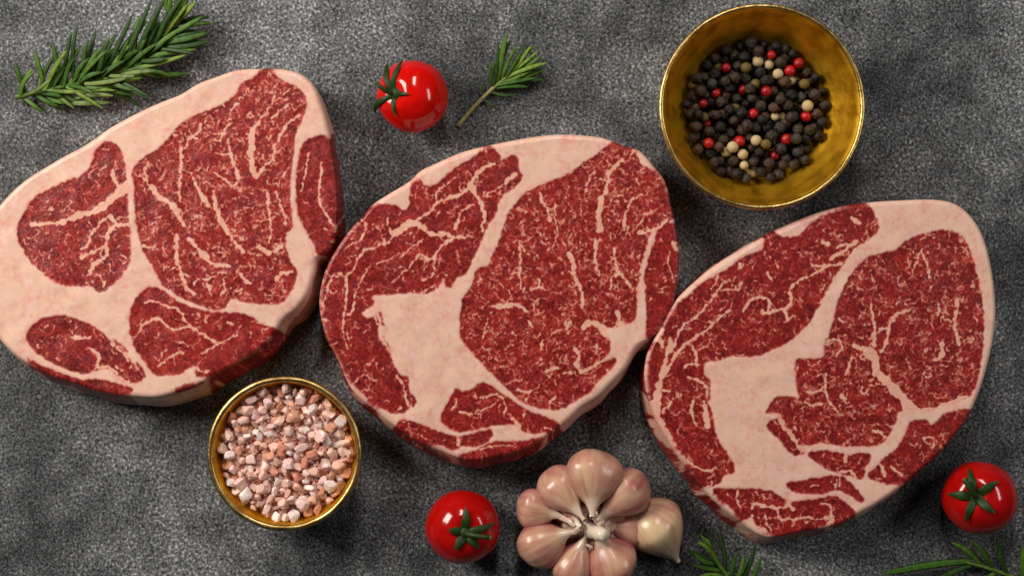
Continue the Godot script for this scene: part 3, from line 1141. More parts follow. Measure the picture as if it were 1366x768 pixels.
# ==================================================================== bowls
func bowl(label: String, px: float, py: float, rim_px: float, tall: float, inner: Callable, thick: float) -> Node3D:
	var at := at_px(px, py, tall)
	var R := rim_px * S * (CAM - tall) / CAM
	at.y = 0.0
	var root := thing("brass_bowl", label, "bowl", at, "")
	var wob := noise(60.0, 61, 2)
	var profile := PackedVector2Array()
	var ri := R - thick
	profile.append(Vector2(0.0002, 0.0012))
	profile.append(Vector2(R * 0.40, 0.0010))
	profile.append(Vector2(R * 0.44, 0.0))
	profile.append(Vector2(R * 0.47, 0.0004))
	profile.append(Vector2(R * 0.48, 0.0022))
	for i in range(1, 15):
		var t := i / 14.0
		var y := lerpf(0.0026, tall - 0.0016, t)
		profile.append(Vector2(R * (0.48 + 0.52 * pow(sin(t * PI * 0.5), 0.75)), y))
	var body := profile.duplicate()
	var inside := PackedVector2Array()
	for i in range(0, 25):
		var r := ri * (1.0 - i / 24.0)
		inside.append(Vector2(maxf(r, 0.0002), inner.call(r, ri)))
	body.append_array(inside)
	part("body", lathe(body, 96, func(p: Vector2, a: float) -> Vector2:
		var k := wob.get_noise_3d(cos(a) * p.x, p.y, sin(a) * p.x)
		return Vector2(p.x, p.y) + Vector2(0.00012, 0.00018) * k), M.brass, root)
	# a rolled lip that sits on the wall
	var lip := PackedVector2Array()
	var mid := R - thick * 0.5
	for i in 13:
		var a := -0.25 * PI + 1.5 * PI * i / 12.0
		lip.append(Vector2(mid + cos(a) * thick * 0.66, tall - 0.0006 + sin(a) * thick * 0.62))
	part("rim", lathe(lip, 96, func(p: Vector2, a: float) -> Vector2:
		return p + Vector2(0.00014, 0.00014) * wob.get_noise_3d(cos(a) * p.x * 1.4, 9.0, sin(a) * p.x * 1.4)), M.brass_rim, root)
	return root


func pepper_mesh(seed_: int, wrinkle: float) -> ArrayMesh:
	var ico := icosphere(2)
	var v: PackedVector3Array = ico[0]
	var n := noise(1.9, seed_, 2)
	for i in v.size():
		var q := v[i]
		var k := absf(n.get_noise_3d(q.x, q.y, q.z))
		v[i] = q * (1.0 + wrinkle * (0.4 - 2.0 * k))
	return to_mesh(v, ico[1])


# Balls dropped one by one into a hollow: each rolls to the lowest of several free places.
func pack(count: int, reach: float, radius: Callable, floor_y: Callable, tries: int, r: RandomNumberGenerator) -> Array:
	var balls := []
	for n in count:
		var rad: float = radius.call(r)
		var best := Vector3.INF
		for t in tries:
			var a := r.randf() * TAU
			var d := reach * sqrt(r.randf())
			var p := Vector3(cos(a) * d, 0, sin(a) * d)
			var y: float = floor_y.call(d) + rad
			for b in balls:
				var dx: float = b[0].x - p.x
				var dz: float = b[0].z - p.z
				var q: float = (b[1] + rad) * (b[1] + rad) - dx * dx - dz * dz
				if q > 0.0:
					y = maxf(y, b[0].y + sqrt(q))
			# a low place wins; a place far out counts as a little higher, so that the heap stays round
			if y + 0.02 * d < best.y + 0.02 * Vector2(best.x, best.z).length() or best == Vector3.INF:
				best = Vector3(p.x, y, p.z)
		balls.append([best, rad])
	return balls


# Of balls seen from above, those that show.
func shown(balls: Array) -> Array:
	var cell := 0.0004
	var top := {}
	for i in balls.size():
		var c: Vector3 = balls[i][0]
		var rad: float = balls[i][1]
		var k := int(rad / cell)
		for x in range(-k, k + 1):
			for z in range(-k, k + 1):
				var q := rad * rad - (x * x + z * z) * cell * cell
				if q > 0.0:
					var key := Vector2i(roundi(c.x / cell) + x, roundi(c.z / cell) + z)
					var y := c.y + sqrt(q)
					if not top.has(key) or top[key][0] < y:
						top[key] = [y, i]
	var count := PackedInt32Array()
	count.resize(balls.size())
	for key in top:
		count[top[key][1]] += 1
	var out := []
	for i in balls.size():
		if count[i] > 5:
			out.append([balls[i][0], balls[i][1], count[i]])
	return out


func where_in_bowl(p: Vector3, reach: float) -> String:
	var hours := ["twelve", "one", "two", "three", "four", "five", "six", "seven", "eight", "nine", "ten", "eleven"]
	var d := Vector2(p.x, p.z).length() / reach
	if d < 0.16:
		return "at the middle of the heap"
	var hour: String = hours[int(round(fposmod(atan2(p.x, -p.z), TAU) / TAU * 12.0)) % 12]
	return ("near the middle, towards %s o'clock" if d < 0.42 else "halfway out at %s o'clock" if d < 0.74 else "at the heap's edge at %s o'clock") % hour


func pepper_bowl() -> void:
	var tall := 0.036
	var inner := func(r: float, ri: float) -> float:
		return 0.0034 + (tall - 0.0046) * pow(r / ri, 3.4)
	var root := bowl("large brass bowl that holds mixed peppercorns, at the upper right", 1017.0, 142.0, 137.0, tall, inner, 0.0017)
	var ri := 137.0 * S * (CAM - tall) / CAM - 0.0017
	var r := RandomNumberGenerator.new()
	r.seed = 77
	var reach := 0.0318
	var balls := shown(pack(318, reach, func(g: RandomNumberGenerator) -> float: return g.randf_range(0.0020, 0.00268), func(d: float) -> float: return inner.call(d + 0.0012, ri), 26, r))
	# photo pixels of the corns that are not black
	var kinds := []
	for p in pts("974,90 989,112 1019,122 954,130 936,139 1011,150 950,160 942,187 1028,74 1059,95 1069,84 1077,149 1042,185 1033,200 993,195"):
		kinds.append([p, "red"])
	for p in pts("1032,85 924,135 1033,150 1008,188 971,194 969,206 985,208 985,223 998,230 1042,103 1053,109 1062,115 1078,138 1047,157 1001,82"):
		kinds.append([p, "cream"])
	for p in pts("926,119 1073,105 959,91 998,97 983,143 1019,199 1010,110 940,160"):
		kinds.append([p, "olive"])
	var who := {}
	for k in kinds:
		var goal := at_px(k[0].x, k[0].y, 0.017) - root.position
		var best := -1
		var close := 1e9
		for i in balls.size():
			if who.has(i):
				continue
			var d := Vector2(balls[i][0].x - goal.x, balls[i][0].z - goal.z).length() + (0.02 if balls[i][2] < 55 else 0.0)
			if d < close:
				close = d
				best = i
		if best >= 0:
			who[best] = k[1]
	var rough := [pepper_mesh(1, 0.34), pepper_mesh(2, 0.4), pepper_mesh(3, 0.3)]
	var even := [pepper_mesh(4, 0.05), pepper_mesh(5, 0.07)]
	var used := {}
	for i in balls.size():
		var kind: String = who.get(i, "black")
		var m: Material
		var mesh: Mesh
		var shade := 0
		if kind == "red":
			m = M.pepper_red if r.randf() < 0.65 else M.pepper_crimson
			mesh = even[r.randi() % 2]
		elif kind == "black":
			shade = r.randi() % 6
			m = [M.pepper_black, M.pepper_dark, M.pepper_brown, M.pepper_grey, M.pepper_black, M.pepper_dark][shade]
			mesh = rough[r.randi() % 3]
		else:
			m = M.pepper_cream if kind == "cream" else M.pepper_olive
			mesh = even[r.randi() % 2]
		var o := part({"black": "black_peppercorn", "red": "red_peppercorn", "cream": "white_peppercorn", "olive": "green_peppercorn"}[kind], mesh, m, self)
		var turn := Basis.from_euler(Vector3(r.randf() * TAU, r.randf() * TAU, r.randf() * TAU))
		o.transform = Transform3D(turn.scaled(Vector3.ONE * balls[i][1]), root.position + balls[i][0])
		if kind == "black":
			tag(o, ["black", "dark brown", "brown", "grey", "black", "dark brown"][shade] + " wrinkled peppercorn " + where_in_bowl(balls[i][0], reach), "peppercorn", "dark peppercorns in the brass bowl")
		else:
			var label: String = {"red": "smooth red peppercorn ", "cream": "pale cream peppercorn ", "olive": "dull olive green peppercorn "}[kind] + where_in_bowl(balls[i][0], reach)
			if used.has(label):
				label = label.replace("peppercorn", "peppercorn, the outer of two," if Vector2(balls[i][0].x, balls[i][0].z).length() > used[label] else "peppercorn, the inner of two,")
			used[label] = Vector2(balls[i][0].x, balls[i][0].z).length()
			tag(o, label, "peppercorn", {"red": "red peppercorns in the brass bowl", "cream": "pale peppercorns in the brass bowl", "olive": "green peppercorns in the brass bowl"}[kind])


func crystal_mesh(seed_: int) -> ArrayMesh:
	var r := RandomNumberGenerator.new()
	r.seed = seed_
	var ico := icosphere(2)
	var v: PackedVector3Array = ico[0]
	var planes := []
	for i in 9:
		var n := Vector3(r.randfn(), r.randfn(), r.randfn()).normalized()
		planes.append([n, r.randf_range(0.42, 0.95)])
	for i in v.size():
		var q := v[i]
		var l := 1.25
		for p in planes:
			var c: float = q.dot(p[0])
			if c > 0.05:
				l = minf(l, p[1] / c)
		v[i] = q * l * Vector3(1.12, 0.86, 0.98)
	return to_mesh(v, ico[1], PackedColorArray(), true)


func salt_bowl() -> void:
	var tall := 0.030
	var inner := func(r: float, ri: float) -> float:
		return 0.003 + (tall - 0.0042) * pow(r / ri, 5.0)
	var root := bowl("small brass bowl full of coarse pink salt, between two steaks", 379.0, 605.0, 102.5, tall, inner, 0.0021)
	var ri := 102.5 * S * (CAM - tall) / CAM - 0.0021
	var r := RandomNumberGenerator.new()
	r.seed = 99
	var bed := func(d: float) -> float:
		return 0.0205 + 0.0022 * cos(minf(d / 0.03, 1.0) * PI * 0.5) - 0.002 * pow(d / 0.03, 6.0)
	# the heap under the crystals
	var heap := PackedVector2Array()
	heap.append(Vector2(0.0002, 0.0044))
	for i in 8:
		var d := (ri - 0.0035) * (i + 1) / 8.0
		heap.append(Vector2(d, maxf(inner.call(d + 0.0012, ri), 0.0044) + 0.0003))
	for i in 10:
		var d := 0.0300 * (1.0 - i / 10.0)
		heap.append(Vector2(d, bed.call(d) - 0.0002))
	heap.append(Vector2(0.0002, bed.call(0.0) - 0.0012))
	var rough := noise(420.0, 71, 2)
	var h := part("salt_heap", lathe(heap, 72, func(p: Vector2, a: float) -> Vector2:
		return p + Vector2(0, 0.0012 if p.y > 0.012 else 0.0) * rough.get_noise_3d(cos(a) * p.x, p.y, sin(a) * p.x)), M.salt_bed, self)
	h.position = root.position
	h.set_meta("kind", "stuff")
	tag(h, "packed fine pink salt beneath the coarse crystals in the small brass bowl", "salt")
	var shapes := []
	for i in 7:
		shapes.append(crystal_mesh(300 + i))
	var balls := pack(298, 0.0294, func(g: RandomNumberGenerator) -> float: return [0.0012, 0.0014, 0.0016, 0.0019, 0.0022][g.randi() % 5] * g.randf_range(0.9, 1.15), bed, 14, r)
	for b in balls:
		var tint: int = [0, 0, 1, 1, 2, 2, 3, 4, 5, 5, 6][r.randi() % 11]
		var o := part("salt_crystal", shapes[r.randi() % 7], M.salt[tint], self)
		var turn := Basis.from_euler(Vector3(r.randf() * TAU, r.randf() * TAU, r.randf() * TAU))
		o.transform = Transform3D(turn.scaled(Vector3.ONE * b[1] * 1.25), root.position + b[0] - Vector3(0, b[1] * 0.55, 0))
		tag(o, ("large " if b[1] > 0.0018 else "small ") + ["pale pink", "whitish", "peach", "orange", "mauve pink", "light pink", "rusty"][tint] + " salt crystal " + where_in_bowl(b[0], 0.0294), "salt crystal", "pink salt crystals in the small bowl")
	var grains := MultiMeshInstance3D.new()
	grains.name = "fine_salt_grains"
	var mm := MultiMesh.new()
	mm.transform_format = MultiMesh.TRANSFORM_3D
	mm.mesh = shapes[2]
	mm.instance_count = 1600
	for i in 1600:
		var a := r.randf() * TAU
		var d := 0.0300 * sqrt(r.randf())
		var b := Basis.from_euler(Vector3(r.randf() * TAU, r.randf() * TAU, 0)).scaled(Vector3.ONE * r.randf_range(0.0005, 0.0013))
		mm.set_instance_transform(i, Transform3D(b, Vector3(cos(a) * d, bed.call(d) + 0.0001 + r.randf() * 0.0010, sin(a) * d)))
	grains.multimesh = mm
	grains.material_override = M.salt[2]
	grains.position = root.position
	add_child(grains, true)
	grains.set_meta("kind", "stuff")
	tag(grains, "fine pink salt grains between the coarse crystals in the small bowl", "salt")


# ==================================================================== tomatoes
# lean: which way the calyx tips over, in degrees round the vertical (0 = towards the right of the photo), and by how much.
func tomato(label: String, px: float, py: float, r_px: float, lean_to: float, lean: float, m: Material, sepals: Array, stalk: Array) -> void:
	var rr := r_px * S * (CAM - 0.016) / CAM
	var at := at_px(px, py, rr)
	at.y = 0.0
	var root := thing("cherry_tomato", label, "tomato", at, "cherry tomatoes")
	var dir := Vector2.from_angle(deg_to_rad(lean_to))
	var axis := Vector3(dir.x * sin(deg_to_rad(lean)), cos(deg_to_rad(lean)), dir.y * sin(deg_to_rad(lean)))
	var side := axis.cross(Vector3.FORWARD).normalized()
	var frame := Basis(side, axis, side.cross(axis).normalized())
	var lift := rr * 0.955
	# body of revolution with a dimple at the stalk and a slightly lobed girth
	var surface := func(t: float, a: float) -> Vector3:
		var rad := rr * sin(t) * (1.0 + 0.012 * cos(5.0 * a + 0.7) + 0.008 * cos(2.0 * a))
		var y := -rr * 0.955 * cos(t)
		var u := PI - t
		y -= rr * 0.17 * exp(-u * u / 0.075)
		return Vector3(cos(a) * rad, y, sin(a) * rad)
	var v := PackedVector3Array()
	var rings := 40
	var n := 64
	for i in rings + 1:
		for k in n:
			v.append(frame * surface.call(lerpf(0.002, PI - 0.002, float(i) / rings), -TAU * k / n) + Vector3(0, lift, 0))
	part("body", to_mesh(v, ring_faces(rings + 1, n)), m, root)
	# sepals: thin tapered straps that lie on the skin and lift at the tip; [angle, reach, width, curl]
	for s in sepals:
		var path := PackedVector3Array()
		var radii := PackedFloat32Array()
		var steps := 12
		for i in steps + 1:
			var f := float(i) / steps
			var t := PI - 0.03 - f * float(s[1])
			var p: Vector3 = surface.call(t, deg_to_rad(s[0]) + 0.22 * sin(f * 2.6) * float(s[3]))
			path.append(frame * (p + p.normalized() * rr * (0.035 + 0.22 * absf(float(s[3])) * f * f)) + Vector3(0, lift, 0))
			radii.append(rr * float(s[2]) * (1.0 - pow(f, 2.2)) * (0.65 + 0.6 * sin(minf(f * 3.0, PI * 0.5))) + 0.0001)
		part("sepal", tube(path, radii, 8, PackedColorArray(), 0.32), M.calyx, root)
	var hub := PackedVector3Array()
	var hr := PackedFloat32Array()
	var top: Vector3 = surface.call(PI - 0.002, 0.0)
	for i in 5:
		hub.append(frame * (top + Vector3(0, rr * (-0.03 + 0.04 * i), 0)) + Vector3(0, lift, 0))
		hr.append(rr * [0.25, 0.24, 0.19, 0.13, 0.09][i])
	part("calyx", tube(hub, hr, 12), M.calyx, root)
	# stalk stub: [angle, length, thickness]
	if stalk.size():
		var path := PackedVector3Array()
		var radii := PackedFloat32Array()
		for i in 7:
			var f := i / 6.0
			var out := Vector3(cos(deg_to_rad(stalk[0])), 0, sin(deg_to_rad(stalk[0]))) * rr * float(stalk[1]) * f * (0.4 + 0.6 * f)
			path.append(frame * (top + out + Vector3(0, rr * (0.06 + 0.34 * sin(f * PI * 0.5)), 0)) + Vector3(0, lift, 0))
			radii.append(rr * float(stalk[2]) * (1.0 - 0.25 * f))
		var st := part("stalk", tube(path, radii, 10), M.calyx, root)
		part("stalk_tip", tube(PackedVector3Array([path[6], path[6] + (path[6] - path[5]).normalized() * rr * 0.05]), PackedFloat32Array([radii[6] * 1.05, radii[6] * 0.8]), 10), M.calyx_tip, st)


func tomatoes() -> void:
	tomato("cherry tomato with its calyx turned left, beside the small rosemary sprig", 550.0, 128.0, 48.5, 178.0, 33.0, M.tomato, [[58.0, 1.15, 0.075, 0.5], [92.0, 1.05, 0.07, 0.4], [332.0, 1.2, 0.075, 0.5], [182.0, 0.5, 0.06, 0.2], [262.0, 0.6, 0.06, 0.3], [20.0, 0.5, 0.06, 0.2]], [40.0, 0.42, 0.07])
	tomato("cherry tomato at the bottom with calyx facing up, left of the garlic bulb", 617.0, 703.0, 49.5, 20.0, 7.0, M.tomato_deep, [[88.0, 0.66, 0.11, 0.3], [10.0, 0.42, 0.12, 0.3], [160.0, 0.85, 0.09, 0.4], [225.0, 0.5, 0.12, 0.3], [300.0, 0.5, 0.12, 0.3]], [186.0, 0.62, 0.085])
	tomato("cherry tomato at the right edge, below the rightmost steak", 1308.0, 664.0, 49.0, 200.0, 24.0, M.tomato_deep, [[0.0, 0.7, 0.12, 0.3], [72.0, 0.8, 0.11, 0.3], [144.0, 0.7, 0.12, -0.3], [216.0, 0.6, 0.12, 0.3], [288.0, 0.7, 0.11, 0.3]], [60.0, 0.5, 0.09])


# ==================================================================== garlic
# A clove from its root end to its tip, with the shoulders out and the back rounded; its papery tail runs on from the tip.
func clove(called: String, parent: Node3D, base: Vector3, tip: Vector3, rad: float, bow: Vector3, tail: Vector3, warm: float, seed_: int, cream := Color(0.60, 0.36, 0.235)) -> void:
	var v := PackedVector3Array()
	var cc := PackedColorArray()
	var rings := 30
	var n := 56
	var nz := noise(1.0, seed_, 3)
	var along := (tip - base).normalized()
	var side := along.cross(Vector3.UP).normalized()
	var back := side.cross(along).normalized()
	var L := base.distance_to(tip)
	for i in rings + 1:
		var t := float(i) / rings
		var r := rad * (sqrt(maxf(1.0 - pow((0.40 - t) / 0.40, 2.0), 0.0)) if t < 0.40 else 1.0 - 0.90 * pow((t - 0.40) / 0.56, 1.45))
		if t > 0.9:
			r = maxf(r, rad * 0.09)
		if i == 0:
			r = rad * 0.02
		var c := base.lerp(tip, t) + bow * sin(PI * t)
		if t > 0.88:
			c += tail * pow((t - 0.88) / 0.12, 1.3)
		for k in n:
			var a := -TAU * k / n
			var ridge := 1.0 + 0.035 * nz.get_noise_2d(cos(a) * 1.6 + 5.0, sin(a) * 1.6 + t * 0.8) + 0.05 * cos(3.0 * a + seed_)
			v.append(c + (side * cos(a) + back * sin(a) * 0.92) * r * ridge)
			# skin: rosy brown on the shoulders, cream along the back and at the tip, thin streaks along it
			var streak := nz.get_noise_2d(cos(a) * 9.0 + 40.0, sin(a) * 9.0 + t * 0.7)
			var blot := nz.get_noise_3d(cos(a) * 1.3, sin(a) * 1.3, t * 2.2)
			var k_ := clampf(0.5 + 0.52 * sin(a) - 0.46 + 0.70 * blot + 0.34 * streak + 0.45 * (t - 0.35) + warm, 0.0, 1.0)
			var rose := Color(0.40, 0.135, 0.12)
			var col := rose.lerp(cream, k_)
			if t > 0.84:
				col = col.lerp(Color(0.68, 0.56, 0.44), clampf((t - 0.84) / 0.12, 0.0, 0.8))
			cc.append(col)
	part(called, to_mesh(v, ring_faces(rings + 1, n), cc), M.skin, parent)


func garlic() -> void:
	var c := at_px(786.0, 697.0, 0.02)
	c.y = 0.0
	var root := thing("garlic_bulb", "opened pink garlic bulb with its cloves spread round a pale stem", "garlic", c)
	# [outer end px, tip px, radius px, height of the outer end, of the tip, lightness]
	var rows := [
		[792.0, 604.0, 790.0, 678.0, 35.0, 0.013, 0.031, 0.10],
		[731.0, 629.0, 772.0, 684.0, 27.0, 0.012, 0.029, 0.08],
		[694.0, 672.0, 744.0, 686.0, 25.0, 0.011, 0.024, -0.05],
		[697.0, 736.0, 758.0, 709.0, 29.0, 0.012, 0.026, 0.0],
		[754.0, 774.0, 778.0, 722.0, 28.0, 0.011, 0.024, -0.1],
		[826.0, 766.0, 800.0, 718.0, 32.0, 0.012, 0.025, -0.05],
		[857.0, 634.0, 803.0, 688.0, 28.0, 0.012, 0.026, 0.0],
		[862.0, 708.0, 812.0, 702.0, 20.0, 0.008, 0.020, -0.15],
		[740.0, 668.0, 776.0, 696.0, 16.0, 0.010, 0.025, -0.15],
		[832.0, 676.0, 800.0, 694.0, 15.0, 0.010, 0.023, -0.1]]
	for i in rows.size():
		var q: Array = rows[i]
		var b := at_px(q[0], q[1], q[5]) - c
		var t := at_px(q[2], q[3], q[6]) - c
		var rad: float = q[4] * S * 1.10
		b.y = maxf(q[5], rad * 0.45)
		var mid := (at_px(787.0, 700.0, 0.02) - c)
		var tail := Vector3(mid.x - t.x, 0, mid.z - t.z).limit_length(0.004) + Vector3(0, 0.0015, 0)
		clove("clove", root, b, t, rad, Vector3(0, rad * 0.30, 0), tail, q[7], 500 + i)
	# the root plate and inner skins that show between the cloves
	var ico := icosphere(3)
	var pv: PackedVector3Array = ico[0]
	var pc := PackedColorArray()
	var pn := noise(2.6, 640, 3)
	for i in pv.size():
		var q := pv[i]
		var k := pn.get_noise_3d(q.x, q.y * 0.4, q.z)
		pv[i] = Vector3(q.x * 0.0165, maxf(q.y * 0.011 * (1.0 + 0.5 * k) + 0.0125, 0.0006), q.z * 0.0155) * (1.0 + 0.16 * k) + Vector3(0.0004, 0, 0.001)
		pc.append(Color(0.36, 0.16, 0.12).lerp(Color(0.58, 0.38, 0.29), clampf(0.5 + 1.3 * k, 0.0, 1.0)))
	part("root_plate", to_mesh(pv, ico[1], pc), M.skin, root)
	# stem: a pale woody stub with frayed paper round it
	var s0 := at_px(775.0, 702.0, 0.014) - c
	var s1 := at_px(808.0, 714.0, 0.034) - c
	var path := PackedVector3Array()
	var radii := PackedFloat32Array()
	var cols := PackedColorArray()
	for i in 9:
		var f := i / 8.0
		path.append(s0.lerp(s1, f) + Vector3(0, 0.002 * sin(f * PI), 0))
		radii.append(lerpf(0.0040, 0.0029, f) * (1.0 + 0.14 * sin(i * 2.3)))
		cols.append(Color(0.60, 0.44, 0.34).lerp(Color(0.78, 0.68, 0.52), f))
	part("stem", tube(path, radii, 14, cols), M.skin, root)
	for q in [[752.0, 684.0, 778.0, 704.0, 0.020, 0.030, 0.0016], [744.0, 687.0, 770.0, 703.0, 0.024, 0.029, 0.0013], [799.0, 690.0, 803.0, 703.0, 0.026, 0.028, 0.0012], [760.0, 709.0, 776.0, 706.0, 0.027, 0.030, 0.0012], [788.0, 676.0, 798.0, 697.0, 0.031, 0.029, 0.0011], [782.0, 724.0, 792.0, 738.0, 0.025, 0.022, 0.0009]]:
		var a := at_px(q[0], q[1], q[4]) - c
		var b := at_px(q[2], q[3], q[5]) - c
		var p := PackedVector3Array()
		var rr := PackedFloat32Array()
		var co := PackedColorArray()
		for i in 7:
			var f := i / 6.0
			p.append(a.lerp(b, f) + Vector3(0.0012 * sin(f * 5.0), 0.0014 * sin(f * PI), 0.0008 * cos(f * 4.0)))
			rr.append(float(q[6]) * (0.35 + 0.65 * sin(PI * (0.15 + 0.7 * f))))
			co.append(Color(0.55, 0.36, 0.27).lerp(Color(0.72, 0.58, 0.46), f))
		part("papery_strand", tube(p, rr, 8, co, 0.5), M.skin, root)
	# the clove that lies by itself
	var d := at_px(868.0, 706.0, 0.013)
	d.y = 0.0
	var lone := thing("garlic_clove", "single loose garlic clove beside the bulb with its tip to the lower right", "garlic clove", d)
	var b2 := at_px(846.0, 676.0, 0.012) - d
	var t2 := at_px(903.0, 746.0, 0.006) - d
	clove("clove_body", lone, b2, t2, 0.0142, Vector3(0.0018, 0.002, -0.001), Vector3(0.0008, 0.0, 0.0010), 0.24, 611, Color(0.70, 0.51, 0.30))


# ==================================================================== rosemary
# A needle from base to tip: a closed, thin, keeled blade that curves upwards, its back greener than its rolled edges.
func needle(parent: Node3D, a: Vector3, b: Vector3, wide: float, arch: float, sway: float, m: Material) -> void:
	var steps := 9
	var v := PackedVector3Array()
	var cc := PackedColorArray()
	var d := b - a
	var side := d.cross(Vector3.UP).normalized()
	for i in steps + 1:
		var f := float(i) / steps
		var p := a.lerp(b, f) + Vector3(0, arch * sin(f * PI * 0.8), 0) + side * sway * sin(f * PI)
		var w := wide * 0.5 * (0.62 + 0.38 * sin(PI * minf(0.10 + f * 0.75, 1.0))) * sqrt(maxf(1.0 - pow(f, 7.0), 0.004))
		var th := w * 0.42
		# six points round: edges rolled down, a groove along the back
		for q in [[1.0, 0.0], [0.55, 0.8], [0.0, 0.45], [-0.55, 0.8], [-1.0, 0.0], [0.0, -0.75]]:
			v.append(p - side * q[0] * w + Vector3(0, q[1] * th, 0))
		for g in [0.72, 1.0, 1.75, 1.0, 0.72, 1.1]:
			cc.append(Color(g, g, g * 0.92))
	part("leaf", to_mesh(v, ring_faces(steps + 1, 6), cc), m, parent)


func twig(parent: Node3D, line: PackedVector3Array, r0: float, r1: float, m: Material) -> void:
	var p := PackedVector3Array()
	var rr := PackedFloat32Array()
	var n := line.size()
	for i in n - 1:
		for j in 5:
			p.append(line[i].cubic_interpolate(line[i + 1], line[maxi(i - 1, 0)], line[mini(i + 2, n - 1)], j / 5.0))
	p.append(line[n - 1])
	for i in p.size():
		rr.append(lerpf(r0, r1, float(i) / (p.size() - 1)) * (1.0 + 0.07 * sin(i * 2.7)))
	part("stem", tube(p, rr, 9), m, parent)


# leaves: base px, tip px, height of base and tip in mm, width in px, tone
func sprig(label: String, at: Vector2, line: Array, r0: float, r1: float, m: Material, leaves: Array) -> void:
	var c := at_px(at.x, at.y, 0.0)
	var root := thing("rosemary_sprig", label, "rosemary", c, "rosemary sprigs")
	var p := PackedVector3Array()
	for q in line:
		p.append(at_px(q[0], q[1], q[2] * 0.001) - c)
	twig(root, p, r0, r1, m)
	for l in leaves:
		var a := at_px(l[0], l[1], l[4] * 0.001) - c
		var b := at_px(l[2], l[3], l[5] * 0.001) - c
		needle(root, a, b, l[6] * 0.82 * S, 0.0016 + 0.001 * rng.randf(), rng.randf_range(-0.0014, 0.0014), M.leaf[l[7]])


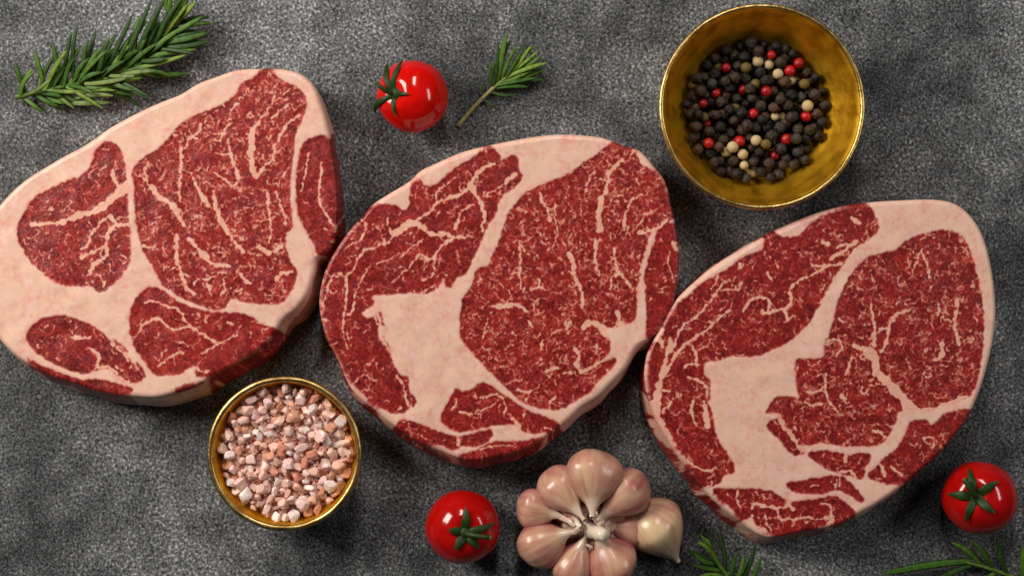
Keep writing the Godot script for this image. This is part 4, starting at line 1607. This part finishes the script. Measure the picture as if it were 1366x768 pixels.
func rosemary() -> void:
	# the large sprig that comes in at the upper left
	var leaves := []
	var line := [[20.0, 130.0, 4.0], [70.0, 118.0, 5.0], [120.0, 107.0, 6.0], [165.0, 92.0, 7.0], [200.0, 70.0, 8.0], [228.0, 44.0, 9.0], [243.0, 22.0, 10.0]]
	for q in [
		[107, 108, 128, 40, 6, 10, 8, 2], [112, 104, 118, 52, 6, 12, 8, 0], [122, 100, 147, 50, 7, 13, 8, 2], [128, 104, 158, 62, 7, 9, 8, 1],
		[138, 100, 178, 19, 7, 13, 8, 2], [146, 98, 182, 40, 7, 9, 8, 0], [152, 92, 172, 52, 7, 15, 7, 0], [160, 90, 203, 0, 8, 14, 9, 2], [168, 86, 197, 26, 8, 10, 8, 0],
		[178, 78, 222, -4, 9, 15, 9, 2], [186, 74, 214, 14, 8, 12, 8, 0], [194, 70, 236, 8, 8, 12, 9, 1], [204, 64, 246, -6, 9, 16, 9, 2], [212, 56, 252, 4, 9, 14, 10, 3], [222, 48, 254, -14, 10, 16, 9, 1],
		[228, 44, 240, -8, 10, 15, 8, 0], [236, 30, 262, 2, 10, 14, 9, 3], [220, 52, 268, 24, 9, 12, 9, 1], [212, 58, 278, 44, 8, 10, 11, 0], [206, 64, 281, 55, 7, 8, 11, 2], [200, 68, 274, 62, 7, 7, 10, 0],
		[186, 78, 262, 66, 7, 8, 9, 1], [174, 92, 250, 73, 7, 11, 8, 3], [160, 98, 232, 76, 7, 7, 8, 0], [150, 104, 207, 95, 7, 11, 9, 4], [168, 98, 252, 98, 5, 3, 11, 0], [176, 96, 236, 106, 4, 2, 8, 2],
		[130, 108, 190, 104, 6, 9, 8, 3], [112, 112, 172, 104, 7, 11, 9, 4], [100, 118, 165, 112, 6, 8, 8, 1], [104, 124, 154, 121, 5, 8, 8, 3], [96, 132, 152, 128, 4, 9, 9, 4], [90, 138, 148, 137, 4, 5, 10, 4],
		[150, 108, 178, 128, 5, 3, 8, 2], [160, 112, 189, 144, 4, 1, 6, 2], [140, 112, 170, 134, 4, 2, 7, 0], [120, 112, 158, 120, 5, 4, 8, 0], [110, 100, 142, 74, 7, 8, 9, 0], [118, 106, 150, 88, 6, 8, 9, 2],
		[104, 104, 122, 80, 7, 8, 9, 0], [132, 104, 168, 80, 7, 9, 9, 0], [150, 96, 186, 66, 7, 9, 9, 1], [166, 92, 210, 58, 7, 9, 9, 0], [184, 82, 232, 48, 7, 9, 9, 2], [196, 74, 246, 36, 8, 10, 9, 1],
		[88, 114, 96, 44, 6, 11, 8, 2], [76, 116, 70, 56, 5, 10, 8, 0], [60, 120, 46, 66, 5, 9, 8, 1], [84, 116, 108, 62, 6, 10, 9, 0], [52, 124, 96, 138, 4, 4, 9, 1], [70, 120, 112, 140, 4, 3, 9, 0], [40, 126, 84, 148, 4, 2, 8, 2], [34, 126, 20, 84, 4, 8, 8, 0], [28, 128, 58, 150, 3, 2, 8, 1], [98, 110, 104, 34, 6, 12, 7, 2]]:
		leaves.append(q)
	var g := RandomNumberGenerator.new()
	g.seed = 4242
	for i in 74:
		var f := g.randf() * 5.6
		var k := int(f)
		var a := Vector2(line[k][0], line[k][1]).lerp(Vector2(line[k + 1][0], line[k + 1][1]), f - k)
		var d := Vector2(line[k + 1][0] - line[k][0], line[k + 1][1] - line[k][1]).normalized().rotated(g.randf_range(0.2, 0.95) * (1.0 if g.randf() < 0.42 else -1.0))
		var b := a + d * g.randf_range(34.0, 66.0)
		leaves.append([a.x, a.y, b.x, b.y, 5.0 + f * 0.6, 4.0 + g.randf() * 9.0, g.randf_range(6.5, 9.5), [0, 0, 1, 2, 2, 3, 4][g.randi() % 7]])
	sprig("large leafy rosemary sprig that enters at the upper left corner", Vector2(150, 90), line, 0.0013, 0.0007, M.twig_green, leaves)
	# the small one by the tomato
	sprig("small rosemary sprig with a bare woody stem beside the upper cherry tomato", Vector2(660, 115), [[611.0, 168.0, 1.2], [630.0, 145.0, 1.6], [657.0, 118.0, 2.4], [676.0, 102.0, 3.4], [692.0, 84.0, 4.4]], 0.0011, 0.0006, M.twig, [
		[656, 116, 655, 82, 2, 6, 6, 0], [662, 112, 676, 43, 3, 8, 9, 1], [664, 110, 682, 52, 3, 6, 8, 2], [660, 114, 668, 66, 3, 4, 7, 0], [672, 106, 701, 56, 3, 7, 7, 2], [676, 103, 709, 60, 4, 9, 7, 3], [684, 94, 714, 62, 4, 7, 6, 1],
		[676, 103, 730, 84, 4, 8, 8, 3], [672, 106, 729, 90, 3, 5, 9, 1], [670, 108, 724, 98, 3, 4, 9, 0], [664, 114, 726, 107, 2, 3, 9, 2], [660, 117, 704, 116, 2, 2, 8, 0], [654, 122, 692, 126, 2, 1.5, 6, 2], [684, 96, 722, 74, 4, 8, 7, 1], [690, 86, 706, 68, 4, 8, 5, 3],
		[668, 108, 690, 60, 3, 8, 6, 1], [674, 104, 698, 66, 4, 8, 6, 0], [680, 98, 718, 68, 4, 9, 6, 3], [666, 112, 712, 92, 3, 6, 7, 1], [662, 114, 716, 104, 3, 4, 7, 0], [658, 116, 664, 54, 3, 7, 6, 2], [678, 100, 724, 92, 4, 5, 7, 2], [644, 132, 664, 148, 1.6, 1, 5, 2], [650, 124, 640, 112, 2, 1.5, 4, 2]])
	# the one below the right steak
	sprig("rosemary sprig below the right steak whose stem runs out of the bottom edge", Vector2(960, 780), [[1010.0, 850.0, 3.0], [985.0, 800.0, 4.0], [968.0, 764.0, 6.0], [945.0, 735.0, 9.0]], 0.0012, 0.0006, M.twig_green, [
		[952, 744, 930, 722, 8, 13, 8, 3], [958, 752, 926, 738, 6, 9, 9, 0], [960, 756, 914, 732, 5, 7, 9, 2], [964, 760, 934, 711, 6, 10, 8, 1], [966, 762, 922, 752, 5, 4, 9, 0], [970, 770, 932, 768, 4, 3, 9, 1], [968, 764, 958, 706, 5, 6, 7, 2], [974, 776, 984, 734, 5, 9, 8, 0], [978, 780, 992, 738, 5, 8, 8, 1],
		[982, 792, 1008, 724, 4, 6, 9, 2], [986, 800, 1016, 740, 4, 5, 9, 0], [990, 806, 1022, 772, 3, 3, 8, 1], [976, 784, 946, 782, 4, 3, 9, 2], [984, 800, 952, 806, 3, 3, 9, 0], [994, 816, 1028, 800, 3, 3, 9, 2], [950, 742, 940, 716, 8, 11, 7, 1]])
	# and the one at the lower right corner
	sprig("rosemary sprig at the lower right corner, one long leaf pointing left", Vector2(1320, 770), [[1420.0, 800.0, 3.0], [1370.0, 776.0, 4.0], [1320.0, 758.0, 5.0], [1290.0, 750.0, 5.0]], 0.0012, 0.0007, M.twig_green, [
		[1296, 748, 1176, 765, 5, 3, 13, 0], [1300, 752, 1232, 782, 4, 3, 10, 2], [1310, 754, 1268, 722, 5, 8, 9, 1], [1325, 758, 1296, 720, 5, 9, 9, 0], [1330, 762, 1280, 790, 4, 4, 9, 1], [1345, 766, 1330, 716, 5, 9, 9, 2], [1350, 770, 1312, 800, 4, 4, 9, 0], [1365, 774, 1364, 726, 5, 8, 9, 1]])
